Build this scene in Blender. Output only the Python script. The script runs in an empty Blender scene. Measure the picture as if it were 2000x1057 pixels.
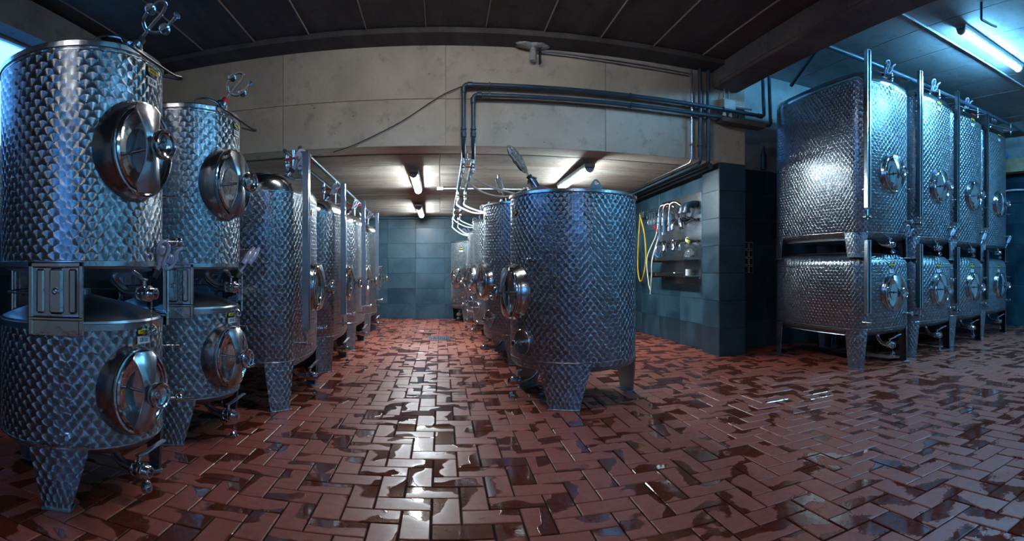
import bpy, math, random
from math import sin, cos, pi, atan2, sqrt, radians
from mathutils import Matrix, Vector
random.seed(7)
C = bpy.context.scene.collection
sc = bpy.context.scene

# ------------------------------------------------------------ camera, world, exposure
EYE = 1.1
FP, X0, Y0 = 1050.0, 862.0, 527.0            # the photograph is a cylindrical panorama, 2000 x 1057
cam = bpy.data.cameras.new('camera')
cam_o = bpy.data.objects.new('camera', cam)
C.objects.link(cam_o)
cam.type = 'PANO'
cam.panorama_type = 'CENTRAL_CYLINDRICAL'
cam.central_cylindrical_radius = 1.0
cam.central_cylindrical_range_u_min = -X0 / FP
cam.central_cylindrical_range_u_max = (2000 - X0) / FP
cam.central_cylindrical_range_v_min = -(1057 - Y0) / FP
cam.central_cylindrical_range_v_max = Y0 / FP
cam.clip_start = 0.05
cam_o.location = (0, 0, EYE)
cam_o.rotation_euler = (radians(90), 0, 0)
sc.camera = cam_o

w = bpy.data.worlds.new('world'); sc.world = w
w.use_nodes = True
bg = w.node_tree.nodes['Background']
bg.inputs[0].default_value = (0.10, 0.36, 0.90, 1)
bg.inputs[1].default_value = 6
vs = sc.view_settings
sc.display_settings.display_device = 'sRGB'
vs.view_transform = 'Standard'; vs.look = 'None'; vs.gamma = 1.0; vs.use_curve_mapping = False
vs.exposure = 0.15
sc.cycles.max_bounces = 8
sc.cycles.glossy_bounces = 5
sc.cycles.diffuse_bounces = 4
sc.cycles.transmission_bounces = 8
sc.cycles.transparent_max_bounces = 8
sc.cycles.sample_clamp_indirect = 4.0
sc.cycles.caustics_reflective = False
sc.cycles.caustics_refractive = False


def area(name, loc, rot, sx, sy, power, col, portal=False):
    l = bpy.data.lights.new(name, 'AREA'); l.shape = 'RECTANGLE'; l.size = sx; l.size_y = sy
    l.energy = power; l.color = col
    if portal:
        l.cycles.is_portal = True
    o = bpy.data.objects.new(name, l); C.objects.link(o)
    o.location = loc; o.rotation_euler = rot
    return o


# lamps: (x0, x1, y0, y1, z of the tube, colour, strength) are given with the lamp builders below
# daylight through the window of the left wall and the windows of the wall behind the camera
area('daylight_left', (-3.78, 2.96, 2.75), (0, radians(-90), 0), 1.15, 3.3, 1, (1, 1, 1), True)
area('daylight_rear', (0.2, -3.95, 2.2), (radians(90), 0, 0), 2.4, 1.4, 1, (1, 1, 1), True)


def at(px, py, r):
    """a point seen at photograph pixel px, py, r metres away on plan"""
    a = (px - X0) / FP
    return Vector((r * sin(a), r * cos(a), EYE + (Y0 - py) * r / FP))


# ------------------------------------------------------------ materials
class NT:
    def __init__(s, name):
        s.m = bpy.data.materials.new(name); s.m.use_nodes = True
        s.t = s.m.node_tree; s.n = s.t.nodes; s.l = s.t.links
        s.b = s.n['Principled BSDF']

    def node(s, typ, **kw):
        n = s.n.new(typ)
        for k, v in kw.items():
            setattr(n, k, v)
        return n

    def put(s, sock, v):
        if isinstance(v, bpy.types.NodeSocket):
            s.l.new(v, sock)
        elif v is not None:
            sock.default_value = v

    def m_(s, op, a, b=None, c=None, clamp=False):
        n = s.n.new('ShaderNodeMath'); n.operation = op; n.use_clamp = clamp
        for i, v in enumerate((a, b, c)):
            if v is not None:
                s.put(n.inputs[i], v)
        return n.outputs[0]

    def v_(s, op, a, b=None, out=0, scale=None):
        n = s.n.new('ShaderNodeVectorMath'); n.operation = op
        s.put(n.inputs[0], a)
        if b is not None:
            s.put(n.inputs[1], b)
        if scale is not None:
            s.put(n.inputs['Scale'], scale)
        return n.outputs[out]

    def noise(s, vec, scale, detail=3, rough=.55, dist=0.0):
        n = s.n.new('ShaderNodeTexNoise')
        if vec is not None:
            s.put(n.inputs['Vector'], vec)
        n.inputs['Scale'].default_value = scale; n.inputs['Detail'].default_value = detail
        n.inputs['Roughness'].default_value = rough; n.inputs['Distortion'].default_value = dist
        return n.outputs['Fac']

    def ramp(s, v, a, b, lo=0.0, hi=1.0, smooth=True):
        n = s.n.new('ShaderNodeMapRange'); n.interpolation_type = 'SMOOTHSTEP' if smooth else 'LINEAR'
        s.put(n.inputs[0], v)
        for i, x in zip((1, 2, 3, 4), (a, b, lo, hi)):
            n.inputs[i].default_value = x
        return n.outputs[0]

    def mix(s, f, a, b):
        n = s.n.new('ShaderNodeMix'); n.data_type = 'RGBA'
        s.put(n.inputs[0], f)
        s.put(n.inputs[6], a if isinstance(a, bpy.types.NodeSocket) else (*a, 1))
        s.put(n.inputs[7], b if isinstance(b, bpy.types.NodeSocket) else (*b, 1))
        return n.outputs[2]

    def mixf(s, f, a, b):
        n = s.n.new('ShaderNodeMix'); n.data_type = 'FLOAT'
        s.put(n.inputs[0], f); s.put(n.inputs[2], a); s.put(n.inputs[3], b)
        return n.outputs[0]

    def bump(s, h, dist, strength=1.0, normal=None):
        n = s.n.new('ShaderNodeBump'); s.put(n.inputs['Height'], h)
        n.inputs['Distance'].default_value = dist; n.inputs['Strength'].default_value = strength
        if normal is not None:
            s.put(n.inputs['Normal'], normal)
        return n.outputs[0]

    def pos(s):
        return s.n.new('ShaderNodeNewGeometry').outputs['Position']

    def obj(s):
        return s.n.new('ShaderNodeTexCoord').outputs['Object']

    def rnd(s):
        return s.n.new('ShaderNodeObjectInfo').outputs['Random']

    def set(s, **kw):
        for k, v in kw.items():
            k = k.replace('_', ' ')
            if k == 'Base Color' and not isinstance(v, bpy.types.NodeSocket):
                v = (*v, 1)
            s.put(s.b.inputs[k], v)
        return s.m


def simple(name, col, rough=.5, metal=0.0, **kw):
    t = NT(name)
    n = t.noise(t.obj(), 9, 3)
    c = t.mix(t.ramp(n, .3, .7), tuple(x * .86 for x in col), tuple(min(1, x * 1.12) for x in col))
    return t.set(Base_Color=c, Roughness=rough, Metallic=metal, **kw)


def marbled(name, px=.059, py=.034, R=.0405, col=(.31, .345, .38), rough=.32, aniso=1.0):
    """circle-polished stainless sheet: overlapping discs of circular brush strokes"""
    t = NT(name)
    uv = t.node('ShaderNodeUVMap', uv_map='sheet').outputs[0]
    sep = t.node('ShaderNodeSeparateXYZ'); t.l.new(uv, sep.inputs[0])
    u, v = sep.outputs[0], sep.outputs[1]
    row0 = t.m_('FLOOR', t.m_('DIVIDE', v, py))
    du = dv = dd = None
    for k in (2, 1, 0, -1):           # later rows cover earlier ones
        row = t.m_('ADD', row0, k)
        cy = t.m_('MULTIPLY', row, py)
        sh = t.m_('MULTIPLY', t.m_('FLOORED_MODULO', row, 2), .5)
        col_ = t.m_('ROUND', t.m_('SUBTRACT', t.m_('DIVIDE', u, px), sh))
        cx = t.m_('MULTIPLY', t.m_('ADD', col_, sh), px)
        jit = t.node('ShaderNodeTexWhiteNoise', noise_dimensions='2D')
        cmb = t.node('ShaderNodeCombineXYZ'); t.l.new(col_, cmb.inputs[0]); t.l.new(row, cmb.inputs[1])
        t.l.new(cmb.outputs[0], jit.inputs['Vector'])
        jx = t.m_('MULTIPLY', t.m_('SUBTRACT', jit.outputs['Value'], .5), px * .10)
        a = t.m_('SUBTRACT', t.m_('SUBTRACT', u, cx), jx); b = t.m_('SUBTRACT', t.m_('SUBTRACT', v, cy), jx)
        d = t.m_('SQRT', t.m_('ADD', t.m_('MULTIPLY', a, a), t.m_('MULTIPLY', b, b)))
        if du is None:
            du, dv, dd = a, b, d
        else:
            ins = t.m_('LESS_THAN', d, R)
            du = t.mixf(ins, du, a); dv = t.mixf(ins, dv, b); dd = t.mixf(ins, dd, d)
    tan = t.node('ShaderNodeTangent', direction_type='UV_MAP', uv_map='sheet').outputs[0]
    nor = t.node('ShaderNodeNewGeometry').outputs['Normal']
    bit = t.v_('CROSS_PRODUCT', nor, tan)
    T = t.v_('ADD', t.v_('SCALE', tan, scale=t.m_('MULTIPLY', dv, -1)), t.v_('SCALE', bit, scale=du))
    T = t.v_('NORMALIZE', T)
    big = t.noise(t.obj(), 3.2, 2)
    # each disc is a very slight dish; the brushing leaves fine rings
    rings = t.m_('SINE', t.m_('MULTIPLY', dd, 900))
    h = t.m_('ADD', t.m_('MULTIPLY', t.m_('MULTIPLY', dd, dd), 1.0), t.m_('MULTIPLY', rings, .000004))
    nb = t.bump(h, 1.0, .14)
    nb = t.bump(big, .012, .5, nb)
    ro = t.ramp(t.m_('DIVIDE', dd, R), .0, 1.1, rough * .8, rough * 1.3, False)
    wn = t.node('ShaderNodeTexWhiteNoise', noise_dimensions='2D')      # every disc is polished a little differently
    cc = t.node('ShaderNodeCombineXYZ'); t.l.new(t.m_('ROUND', t.m_('MULTIPLY', t.m_('SUBTRACT', u, du), 60)), cc.inputs[0]); t.l.new(t.m_('ROUND', t.m_('MULTIPLY', t.m_('SUBTRACT', v, dv), 60)), cc.inputs[1])
    t.l.new(cc.outputs[0], wn.inputs['Vector'])
    edge = t.ramp(t.m_('DIVIDE', dd, R), .80, .98)
    tone = t.m_('ADD', t.m_('MULTIPLY', wn.outputs['Value'], .30), t.m_('MULTIPLY', edge, .40))
    colr = t.mix(tone, tuple(q * .72 for q in col), tuple(min(1, q * 1.7) for q in col))
    t.set(Base_Color=colr, Metallic=1.0, Roughness=ro, Anisotropic=aniso, Normal=nb)
    t.l.new(T, t.b.inputs['Tangent'])
    return t.m


M = {}
M['marble'] = marbled('circle_polished_steel')


def steel(name, col, rough, amp=.5, sc_=6):
    t = NT(name)
    n = t.noise(t.obj(), sc_, 3)
    fine = t.noise(t.obj(), 60, 2)
    return t.set(Base_Color=col, Metallic=1.0, Roughness=t.ramp(fine, .2, .8, rough * .93, rough * 1.1), Normal=t.bump(n, .01, amp))


M['steel'] = steel('brushed_steel', (.48, .50, .52), .24)
M['bright'] = steel('bright_steel', (.62, .64, .66), .10, .25, 9)
M['dome'] = steel('matt_steel', (.38, .40, .42), .33)
M['neck'] = steel('drawn_steel', (.42, .44, .46), .19, .35, 8)
M['galv'] = steel('galvanised_steel', (.50, .54, .57), .24, .15)
M['darksteel'] = steel('dark_steel', (.10, .11, .12), .4)


def concrete(name, c1, c2, c3, scale=1.0, rough=.85, bump=.4, streak=None):
    t = NT(name)
    p = t.pos()
    r = t.node('ShaderNodeCombineXYZ'); t.l.new(t.m_('MULTIPLY', t.rnd(), 13), r.inputs[0]); t.l.new(t.m_('MULTIPLY', t.rnd(), 31), r.inputs[2])
    q = t.v_('ADD', p, r.outputs[0])
    if streak:
        q2 = t.v_('MULTIPLY', q, streak)
    else:
        q2 = q
    a = t.noise(q2, 1.3 * scale, 5, .6, .4)
    b = t.noise(q, 7 * scale, 4, .65)
    c = t.noise(q2, 26 * scale, 3, .7)
    col = t.mix(t.ramp(a, .32, .68), c1, c2)
    col = t.mix(t.m_('MULTIPLY', t.ramp(b, .52, .72), .55), col, c3)
    vor = t.node('ShaderNodeTexVoronoi'); t.l.new(q, vor.inputs['Vector']); vor.inputs['Scale'].default_value = 9 * scale
    pit = t.m_('MULTIPLY', t.ramp(vor.outputs['Distance'], .05, .10, 1, 0), t.ramp(b, .5, .6))
    col = t.mix(t.m_('MULTIPLY', pit, .7), col, tuple(x * .35 for x in c1))
    shade = t.ramp(t.rnd(), 0, 1, .93, 1.05, False)
    hsv = t.node('ShaderNodeHueSaturation'); t.l.new(col, hsv.inputs['Color']); t.l.new(shade, hsv.inputs['Value'])
    h = t.m_('ADD', t.m_('MULTIPLY', c, .5), t.m_('SUBTRACT', b, t.m_('MULTIPLY', pit, 1.2)))
    return t.set(Base_Color=hsv.outputs[0], Roughness=rough, Normal=t.bump(h, .012, bump))


M['beam'] = concrete('beam_concrete', (.50, .47, .40), (.64, .60, .52), (.30, .28, .24), 1.0, .85, .5, (1, 1, .8))
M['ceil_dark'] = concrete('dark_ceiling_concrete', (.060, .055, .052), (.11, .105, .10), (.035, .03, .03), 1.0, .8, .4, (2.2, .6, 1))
M['ceil_back'] = concrete('board_marked_ceiling', (.24, .19, .155), (.38, .34, .29), (.15, .10, .075), 1.0, .8, .4, (.5, 2.6, 1))
M['ceil_right'] = concrete('grey_ceiling_concrete', (.32, .36, .38), (.46, .50, .52), (.20, .23, .25), 1.0, .8, .35, (.7, 1, 1))
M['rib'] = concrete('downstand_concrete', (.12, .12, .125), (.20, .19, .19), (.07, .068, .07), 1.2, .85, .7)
M['plaster'] = concrete('painted_plaster', (.30, .33, .34), (.40, .43, .44), (.22, .24, .26), .8, .85, .2)
M['fin'] = simple('mortar_fin', (.42, .41, .40), .9)


def wall_tile():
    t = NT('slate_blue_tile')
    p = t.pos()
    r = t.node('ShaderNodeCombineXYZ'); t.l.new(t.m_('MULTIPLY', t.rnd(), 23), r.inputs[0]); t.l.new(t.m_('MULTIPLY', t.rnd(), 11), r.inputs[1])
    q = t.v_('ADD', p, r.outputs[0])
    a = t.noise(q, 2.2, 5, .6, .6); b = t.noise(q, 12, 4, .7)
    col = t.mix(t.ramp(a, .3, .7), (.011, .036, .058), (.032, .080, .116))
    col = t.mix(t.m_('MULTIPLY', t.ramp(b, .5, .75), .4), col, (.055, .11, .145))
    sh = t.ramp(t.rnd(), 0, 1, .85, 1.15, False)
    hsv = t.node('ShaderNodeHueSaturation'); t.l.new(col, hsv.inputs['Color']); t.l.new(sh, hsv.inputs['Value'])
    return t.set(Base_Color=hsv.outputs[0], Roughness=t.ramp(a, .3, .7, .30, .5), Normal=t.bump(b, .004, .3))


M['walltile'] = wall_tile()
M['grout'] = simple('light_grout', (.16, .20, .22), .9)
M['backing'] = simple('tile_backing', (.10, .13, .15), .9)


def floor_tile():
    t = NT('wet_clinker_tile')
    at_ = t.node('ShaderNodeAttribute', attribute_name='wet')
    sp = t.node('ShaderNodeSeparateColor'); t.l.new(at_.outputs['Color'], sp.inputs[0])
    wet, tint, kind = sp.outputs[0], sp.outputs[1], sp.outputs[2]
    p = t.pos()
    rn = t.rnd()
    n1 = t.noise(p, .55, 2)                  # where water stands at all
    n2 = t.noise(p, 5.0, 1.5, .5, .3)          # outline of each puddle
    n3 = t.noise(p, 34, 3, .7, .5)           # splashes
    sx = t.node('ShaderNodeSeparateXYZ'); t.l.new(p, sx.inputs[0])
    f = t.m_('ADD', t.m_('MULTIPLY', wet, .62), t.m_('MULTIPLY', t.m_('SUBTRACT', n2, .5), .85))
    f = t.m_('ADD', f, t.m_('MULTIPLY', t.m_('SUBTRACT', n1, .5), .55))
    f = t.m_('ADD', f, t.m_('MULTIPLY', t.m_('SUBTRACT', n3, .5), t.ramp(sx.outputs[0], .8, 2.6, .05, .34)))
    mask = t.ramp(f, .372, .392)
    damp = t.ramp(f, .22, .40)
    mott = t.noise(p, 22, 4, .7); gr = t.noise(p, 150, 2, .6)
    dry = t.mix(t.ramp(mott, .3, .7), (.235, .062, .042), (.32, .098, .070))
    dry = t.mix(t.m_('MULTIPLY', t.ramp(gr, .62, .75), .35), dry, (.11, .04, .03))
    dry = t.mix(t.m_('MULTIPLY', tint, .45), dry, (.22, .048, .028))
    wetc = t.mix(t.ramp(mott, .3, .7), (.085, .017, .009), (.115, .026, .014))
    col = t.mix(mask, dry, wetc)
    r = t.mixf(mask, t.mixf(damp, t.ramp(gr, .3, .7, .34, .44), .26), .045)
    # water surface is level; the dry face is lightly grained
    hn = t.m_('MULTIPLY', t.m_('ADD', gr, mott), t.m_('SUBTRACT', 1.0, mask))
    nb = t.bump(hn, .0009, .5)
    nb = t.bump(t.m_('ADD', t.m_('MULTIPLY', mask, 1.0), t.m_('MULTIPLY', n3, .12)), .0016, .9, nb)
    return t.set(Base_Color=col, Roughness=r, Normal=nb, Specular_IOR_Level=t.mixf(mask, .32, .42))


M['floor'] = floor_tile()
M['joint'] = simple('dark_floor_joint', (.012, .010, .010), .9, Specular_IOR_Level=.1)
M['pipe'] = simple('dark_blue_pipe_plastic', (.035, .075, .115), .35)
M['black'] = simple('black_rubber', (.012, .013, .015), .5)
M['grey'] = simple('light_grey_plastic', (.42, .45, .47), .5)
M['white'] = simple('white_plastic', (.70, .74, .76), .4)
M['whitepaint'] = simple('white_label_plate', (.72, .76, .80), .35)
M['red'] = simple('red_plastic', (.55, .02, .03), .4)
M['yellow'] = simple('yellow_hose_rubber', (.62, .42, .05), .45)
M['plate_yellow'] = simple('yellow_badge_paint', (.75, .66, .02), .35)
M['lime'] = simple('lime_plastic', (.55, .62, .12), .4)
M['blue'] = simple('blue_plastic', (.03, .18, .5), .4)
M['cream'] = simple('cream_hose_rubber', (.62, .62, .50), .45)
M['wood'] = simple('pale_timber', (.48, .34, .22), .7)
M['ink'] = simple('black_ink', (.01, .01, .012), .5)
t_ = NT('milky_hose_plastic'); M['hose'] = t_.set(Base_Color=(.62, .72, .80), Roughness=.25, Transmission_Weight=.12, IOR=1.4)
t_ = NT('clear_glass'); M['glass'] = t_.set(Base_Color=(.90, .96, 1.0), Roughness=.03, Transmission_Weight=.9, IOR=1.35)
t_ = NT('lilac_clear_plastic'); M['lilac'] = t_.set(Base_Color=(.68, .72, .98), Roughness=.12, Transmission_Weight=.6, IOR=1.4)
t_ = NT('window_pane_glass'); M['pane'] = t_.set(Base_Color=(.9, .95, 1), Roughness=.0, Transmission_Weight=1.0, IOR=1.01)


def emit(name, col, st):
    t = NT(name)
    return t.set(Base_Color=(.8, .85, .9), Emission_Color=(*col, 1), Emission_Strength=st, Roughness=.4)


M['lamp_cool'] = emit('cool_white_tube', (.82, .95, 1.0), 170)
M['lamp_blue'] = emit('blueish_tube', (.17, .58, 1.0), 310)
M['lamp_front'] = emit('dim_warm_tube', (1.0, .96, .95), 62)


# ------------------------------------------------------------ mesh builder
def frame(o, z, up=(0, 0, 1)):
    """matrix whose local Z runs along z, local Y near up, origin o"""
    z = Vector(z).normalized(); up = Vector(up)
    if abs(z.dot(up)) > .98:
        up = Vector((0, 1, 0))
    x = up.cross(z).normalized(); y = z.cross(x)
    m = Matrix((x, y, z)).transposed().to_4x4(); m.translation = Vector(o)
    return m


I4 = Matrix.Identity(4)


def smooth_path(pts, n=6, closed=False):
    P = [Vector(p) for p in pts]; out = []
    k = len(P); segs = k if closed else k - 1
    for i in range(segs):
        a = P[(i - 1) % k] if (closed or i > 0) else P[0] * 2 - P[1]
        b = P[i]; c = P[(i + 1) % k]
        d = P[(i + 2) % k] if (closed or i + 2 < k) else c * 2 - b
        for j in range(n):
            t = j / n
            out.append(.5 * ((2 * b) + (c - a) * t + (2 * a - 5 * b + 4 * c - d) * t * t + (3 * b - a - 3 * c + d) * t ** 3))
    if not closed:
        out.append(P[-1])
    return out


class MB:
    def __init__(s):
        s.v = []; s.f = []; s.uv = {}

    def add(s, vs_, fs, m=I4):
        k = len(s.v)
        s.v += [m @ Vector(p) for p in vs_]
        s.f += [tuple(i + k for i in f) for f in fs]
        return s

    def lathe(s, prof, m=I4, n=24, sx=1.0, sy=1.0):
        vs_, fs = [], []
        for r, h in prof:
            for i in range(n):
                a = 2 * pi * i / n
                vs_.append((r * cos(a) * sx, r * sin(a) * sy, h))
        for j in range(len(prof) - 1):
            for i in range(n):
                i2 = (i + 1) % n
                fs.append((j * n + i, j * n + i2, (j + 1) * n + i2, (j + 1) * n + i))
        if prof[0][0] > 1e-6:
            fs.append(tuple(range(n - 1, -1, -1)))
        if prof[-1][0] > 1e-6:
            fs.append(tuple((len(prof) - 1) * n + i for i in range(n)))
        return s.add(vs_, fs, m)

    def cyl(s, a, b, r, n=16, r2=None):
        a, b = Vector(a), Vector(b)
        return s.lathe([(r, 0), (r if r2 is None else r2, (b - a).length)], frame(a, b - a), n)

    def tube(s, pts, r, n=8, closed=False, caps=True):
        P = [Vector(p) for p in pts]; k = len(P)
        vs_, fs = [], []
        nrm = None
        for i in range(k):
            if closed:
                d = (P[(i + 1) % k] - P[i - 1])
            else:
                d = P[min(i + 1, k - 1)] - P[max(i - 1, 0)]
            d = d.normalized() if d.length > 1e-9 else Vector((0, 0, 1))
            if nrm is None:
                nrm = d.orthogonal().normalized()
            nrm = (nrm - d * nrm.dot(d))
            nrm = nrm.normalized() if nrm.length > 1e-6 else d.orthogonal().normalized()
            bn = d.cross(nrm)
            rr = r[i] if isinstance(r, (list, tuple)) else r
            for j in range(n):
                a = 2 * pi * j / n
                vs_.append(P[i] + (nrm * cos(a) + bn * sin(a)) * rr)
        for i in range(k if closed else k - 1):
            i2 = (i + 1) % k
            for j in range(n):
                j2 = (j + 1) % n
                fs.append((i * n + j, i * n + j2, i2 * n + j2, i2 * n + j))
        if not closed and caps:
            fs.append(tuple(range(n - 1, -1, -1))); fs.append(tuple((k - 1) * n + j for j in range(n)))
        return s.add(vs_, fs)

    def box(s, c, d, m=I4, b=0.0):
        x, y, z = (q / 2 for q in d)
        if b <= 0:
            vs_ = [(sx * x, sy * y, sz * z) for sx in (-1, 1) for sy in (-1, 1) for sz in (-1, 1)]
            fs = [(0, 1, 3, 2), (4, 6, 7, 5), (0, 4, 5, 1), (2, 3, 7, 6), (0, 2, 6, 4), (1, 5, 7, 3)]
        else:
            b = min(b, x * .9, y * .9, z * .9)
            vs_ = []
            for sx in (-1, 1):
                for sy in (-1, 1):
                    for sz in (-1, 1):
                        vs_ += [(sx * (x - b), sy * (y - b), sz * z), (sx * (x - b), sy * y, sz * (z - b)), (sx * x, sy * (y - b), sz * (z - b))]
            def q(sx, sy, sz, k):
                return (((sx > 0) * 2 + (sy > 0)) * 2 + (sz > 0)) * 3 + k
            fs = []
            for sg in (-1, 1):
                o = [(-1, -1), (1, -1), (1, 1), (-1, 1)]
                o = o if sg > 0 else o[::-1]
                fs.append(tuple(q(a, c_, sg, 0) for a, c_ in o))
                fs.append(tuple(q(a, sg, c_, 1) for a, c_ in o[::-1]))
                fs.append(tuple(q(sg, a, c_, 2) for a, c_ in o))
            for s1 in (-1, 1):
                for s2 in (-1, 1):
                    e = [(q(-1, s1, s2, 0), q(1, s1, s2, 0), q(1, s1, s2, 1), q(-1, s1, s2, 1)),
                         (q(s1, -1, s2, 0), q(s1, 1, s2, 0), q(s1, 1, s2, 2), q(s1, -1, s2, 2)),
                         (q(s1, s2, -1, 1), q(s1, s2, 1, 1), q(s1, s2, 1, 2), q(s1, s2, -1, 2))]
                    fl = s1 * s2
                    fs.append(e[0] if fl < 0 else e[0][::-1])
                    fs.append(e[1] if fl > 0 else e[1][::-1])
                    fs.append(e[2] if fl < 0 else e[2][::-1])
                    for s3 in (-1, 1):
                        tr = (q(s1, s2, s3, 0), q(s1, s2, s3, 1), q(s1, s2, s3, 2))
                        fs.append(tr if s1 * s2 * s3 < 0 else tr[::-1])
        return s.add([(p[0] + c[0], p[1] + c[1], p[2] + c[2]) for p in vs_], fs, m)

    def prism(s, poly, z0, z1, m=I4):
        n = len(poly)
        vs_ = [(x, y, z0) for x, y in poly] + [(x, y, z1) for x, y in poly]
        fs = [tuple(range(n - 1, -1, -1)), tuple(range(n, 2 * n))]
        fs += [(i, (i + 1) % n, n + (i + 1) % n, n + i) for i in range(n)]
        return s.add(vs_, fs, m)

    def mesh(s, name, mat, sharp=35):
        me = bpy.data.meshes.new(name)
        me.from_pydata([tuple(p) for p in s.v], [], s.f)
        if s.uv:
            ul = me.uv_layers.new(name='sheet')
            for p in me.polygons:
                u = s.uv.get(p.index)
                if u:
                    for k, li in enumerate(p.loop_indices):
                        ul.data[li].uv = u[k]
        me.materials.append(mat)
        me.polygons.foreach_set('use_smooth', [True] * len(me.polygons))
        me.update()
        me.set_sharp_from_angle(angle=radians(sharp))
        return me


CACHE = {}


def cached(key, fn, mat, name=None, sharp=35):
    if key not in CACHE:
        CACHE[key] = fn().mesh(name or str(key), mat, sharp)
    return CACHE[key]


def obj(name, me, parent=None, m=None):
    o = bpy.data.objects.new(name, me); C.objects.link(o)
    if parent is not None:
        o.parent = parent
    if m is not None:
        o.matrix_local = m
    return o


def tag(o, label, cat=None, group=None):
    o['label'] = label
    if cat: o['category'] = cat
    if group: o['group'] = group
    return o


def thing(name, loc, rotz, label, cat, group=None):
    o = bpy.data.objects.new(name, None); C.objects.link(o)
    o.location = loc; o.rotation_euler = (0, 0, rotz); o.empty_display_size = .1
    return tag(o, label, cat, group)


def structure(o):
    o['kind'] = 'structure'
    return o


# ------------------------------------------------------------ the setting
# floor: herringbone of clinker tiles, cell W, tile 2W x W
W = .1335; J = .0075
fl = structure(obj('floor', MB().box((2.8, 4.1, -.056), (13.2, 16.6, .1)).mesh('floor_bed', M['joint'])))


def tile_mesh_into(mb, attr, x0, y0, w, h, cor, tint, tilt=0.0):
    a = J / 2; e = .004
    X0_, X1, Y0_, Y1 = x0 + a, x0 + w - a, y0 + a, y0 + h - a
    dz = [random.uniform(-tilt, tilt) for _ in range(4)]
    xs = [X0_, X0_ + e, X1 - e, X1]; ys = [Y0_, Y0_ + e, Y1 - e, Y1]
    vs_ = [(X0_, Y0_, -.008), (X1, Y0_, -.008), (X1, Y1, -.008), (X0_, Y1, -.008),
           (X0_, Y0_, -.003), (X1, Y0_, -.003), (X1, Y1, -.003), (X0_, Y1, -.003),
           (xs[1], ys[1], dz[0]), (xs[2], ys[1], dz[1]), (xs[2], ys[2], dz[2]), (xs[1], ys[2], dz[3])]
    fs = [(8, 9, 10, 11)] + [(4 + i, 4 + (i + 1) % 4, 8 + (i + 1) % 4, 8 + i) for i in range(4)] + [(i, (i + 1) % 4, 4 + (i + 1) % 4, 4 + i) for i in range(4)]
    mb.add(vs_, fs)
    attr += [(cor[i % 4], tint, 0, 1) for i in range(12)]


def rand_wet():
    k = random.random()
    c = [random.uniform(0, .35) for _ in range(4)]
    if k < .78:                        # water gathers along one side or in one corner
        i = random.randrange(4)
        c[i] = random.uniform(.75, 1.1); c[(i + 1) % 4] += random.uniform(.1, .7)
    if k > .90:
        c = [random.uniform(.6, 1) for _ in range(4)]
    return c


def finish_tiles(mb, attr, name):
    me = mb.mesh(name, M['floor'], 20)
    a = me.color_attributes.new('wet', 'FLOAT_COLOR', 'POINT')
    flat = [q for c in attr for q in c]
    a.data.foreach_set('color', flat)
    return me


variants = {}
for ori in 'HV':
    for k in range(14):
        mb, at_l = MB(), []
        w_, h_ = (2 * W, W) if ori == 'H' else (W, 2 * W)
        tile_mesh_into(mb, at_l, 0, 0, w_, h_, rand_wet(), random.random(), .0005)
        variants[ori, k] = finish_tiles(mb, at_l, 'tile')
DR = (-.21, 8.45, .14, 8.85)              # the drain
tiles = []
offx, offy = -.045, .05
for j in range(-32, 92):
    for i in range(-30, 71):
        k = (i - j) % 4
        if k not in (0, 3):
            continue
        x, y = offx + i * W, offy + j * W
        w_, h_, o_ = (2 * W, W, 'H') if k == 0 else (W, 2 * W, 'V')
        cx, cy = x + w_ / 2, y + h_ / 2
        if not (-3.7 < cx < 9.3 and cy < 12.15):
            continue
        if cy > 6.5 and not (-3.0 < cx < 3.5):
            continue
        if DR[0] < cx < DR[2] and DR[1] < cy < DR[3]:
            continue
        tiles.append((x, y, w_, h_, o_, cx, cy))


def seen_rank(t):
    r = sqrt(t[5] ** 2 + t[6] ** 2); th = atan2(t[5], t[6])
    inside = t[6] > 0 and -.80 < th < 1.07 and FP * EYE / r < 545
    return r if inside else 1e3 + r


tiles.sort(key=seen_rank)
for x, y, w_, h_, o_, cx, cy in tiles[:300]:
    obj('tile', variants[o_, random.randrange(14)], fl, Matrix.Translation((x, y, 0)))
mb, at_l = MB(), []
for x, y, w_, h_, o_, cx, cy in tiles[300:]:
    tile_mesh_into(mb, at_l, x, y, w_, h_, rand_wet(), random.random(), .0005)
o = obj('tile', finish_tiles(mb, at_l, 'far_tiles'), fl); o['kind'] = 'stuff'
o['label'] = 'the remaining red clinker tiles of the herringbone floor'


def slab(name, lo, hi, mat, parent=None, b=0.0):
    c = [(a + b_) / 2 for a, b_ in zip(lo, hi)]; d = [abs(b_ - a) for a, b_ in zip(lo, hi)]
    if parent is None:
        return obj(name, MB().box(c, d, b=b).mesh(name, mat))
    return obj(name, MB().box((0, 0, 0), d, b=b).mesh(name, mat), parent, Matrix.Translation(c))


def tile_wall(parent, o, ud, n, length, zs, tw, th, off=0.0, mat='walltile', t=.012, stagger=0.0, name='tile', joint=.004):
    """tiles (or boards) on a vertical plane: o corner, ud horizontal direction, n outward normal"""
    ud = Vector(ud); n = Vector(n); o = Vector(o)
    z0, z1 = zs
    rows = int(math.ceil((z1 - z0) / th - 1e-6))
    for r in range(rows):
        za, zb = z0 + r * th, min(z1, z0 + (r + 1) * th)
        s = -off - (stagger if r % 2 else 0)
        while s < length - 1e-6:
            a, b = max(0, s), min(length, s + tw)
            if b - a > .03:
                wd, ht = b - a - joint, zb - za - joint
                key = ('wt', mat, round(wd, 3), round(ht, 3), t)
                me = cached(key, lambda: MB().box((0, 0, 0), (wd, ht, t), b=.0015), M[mat], name)
                c = o + ud * ((a + b) / 2) + Vector((0, 0, 1)) * ((za + zb) / 2) + n * (t / 2)
                obj(name, me, parent, frame(c, n))
            s += tw


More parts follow.
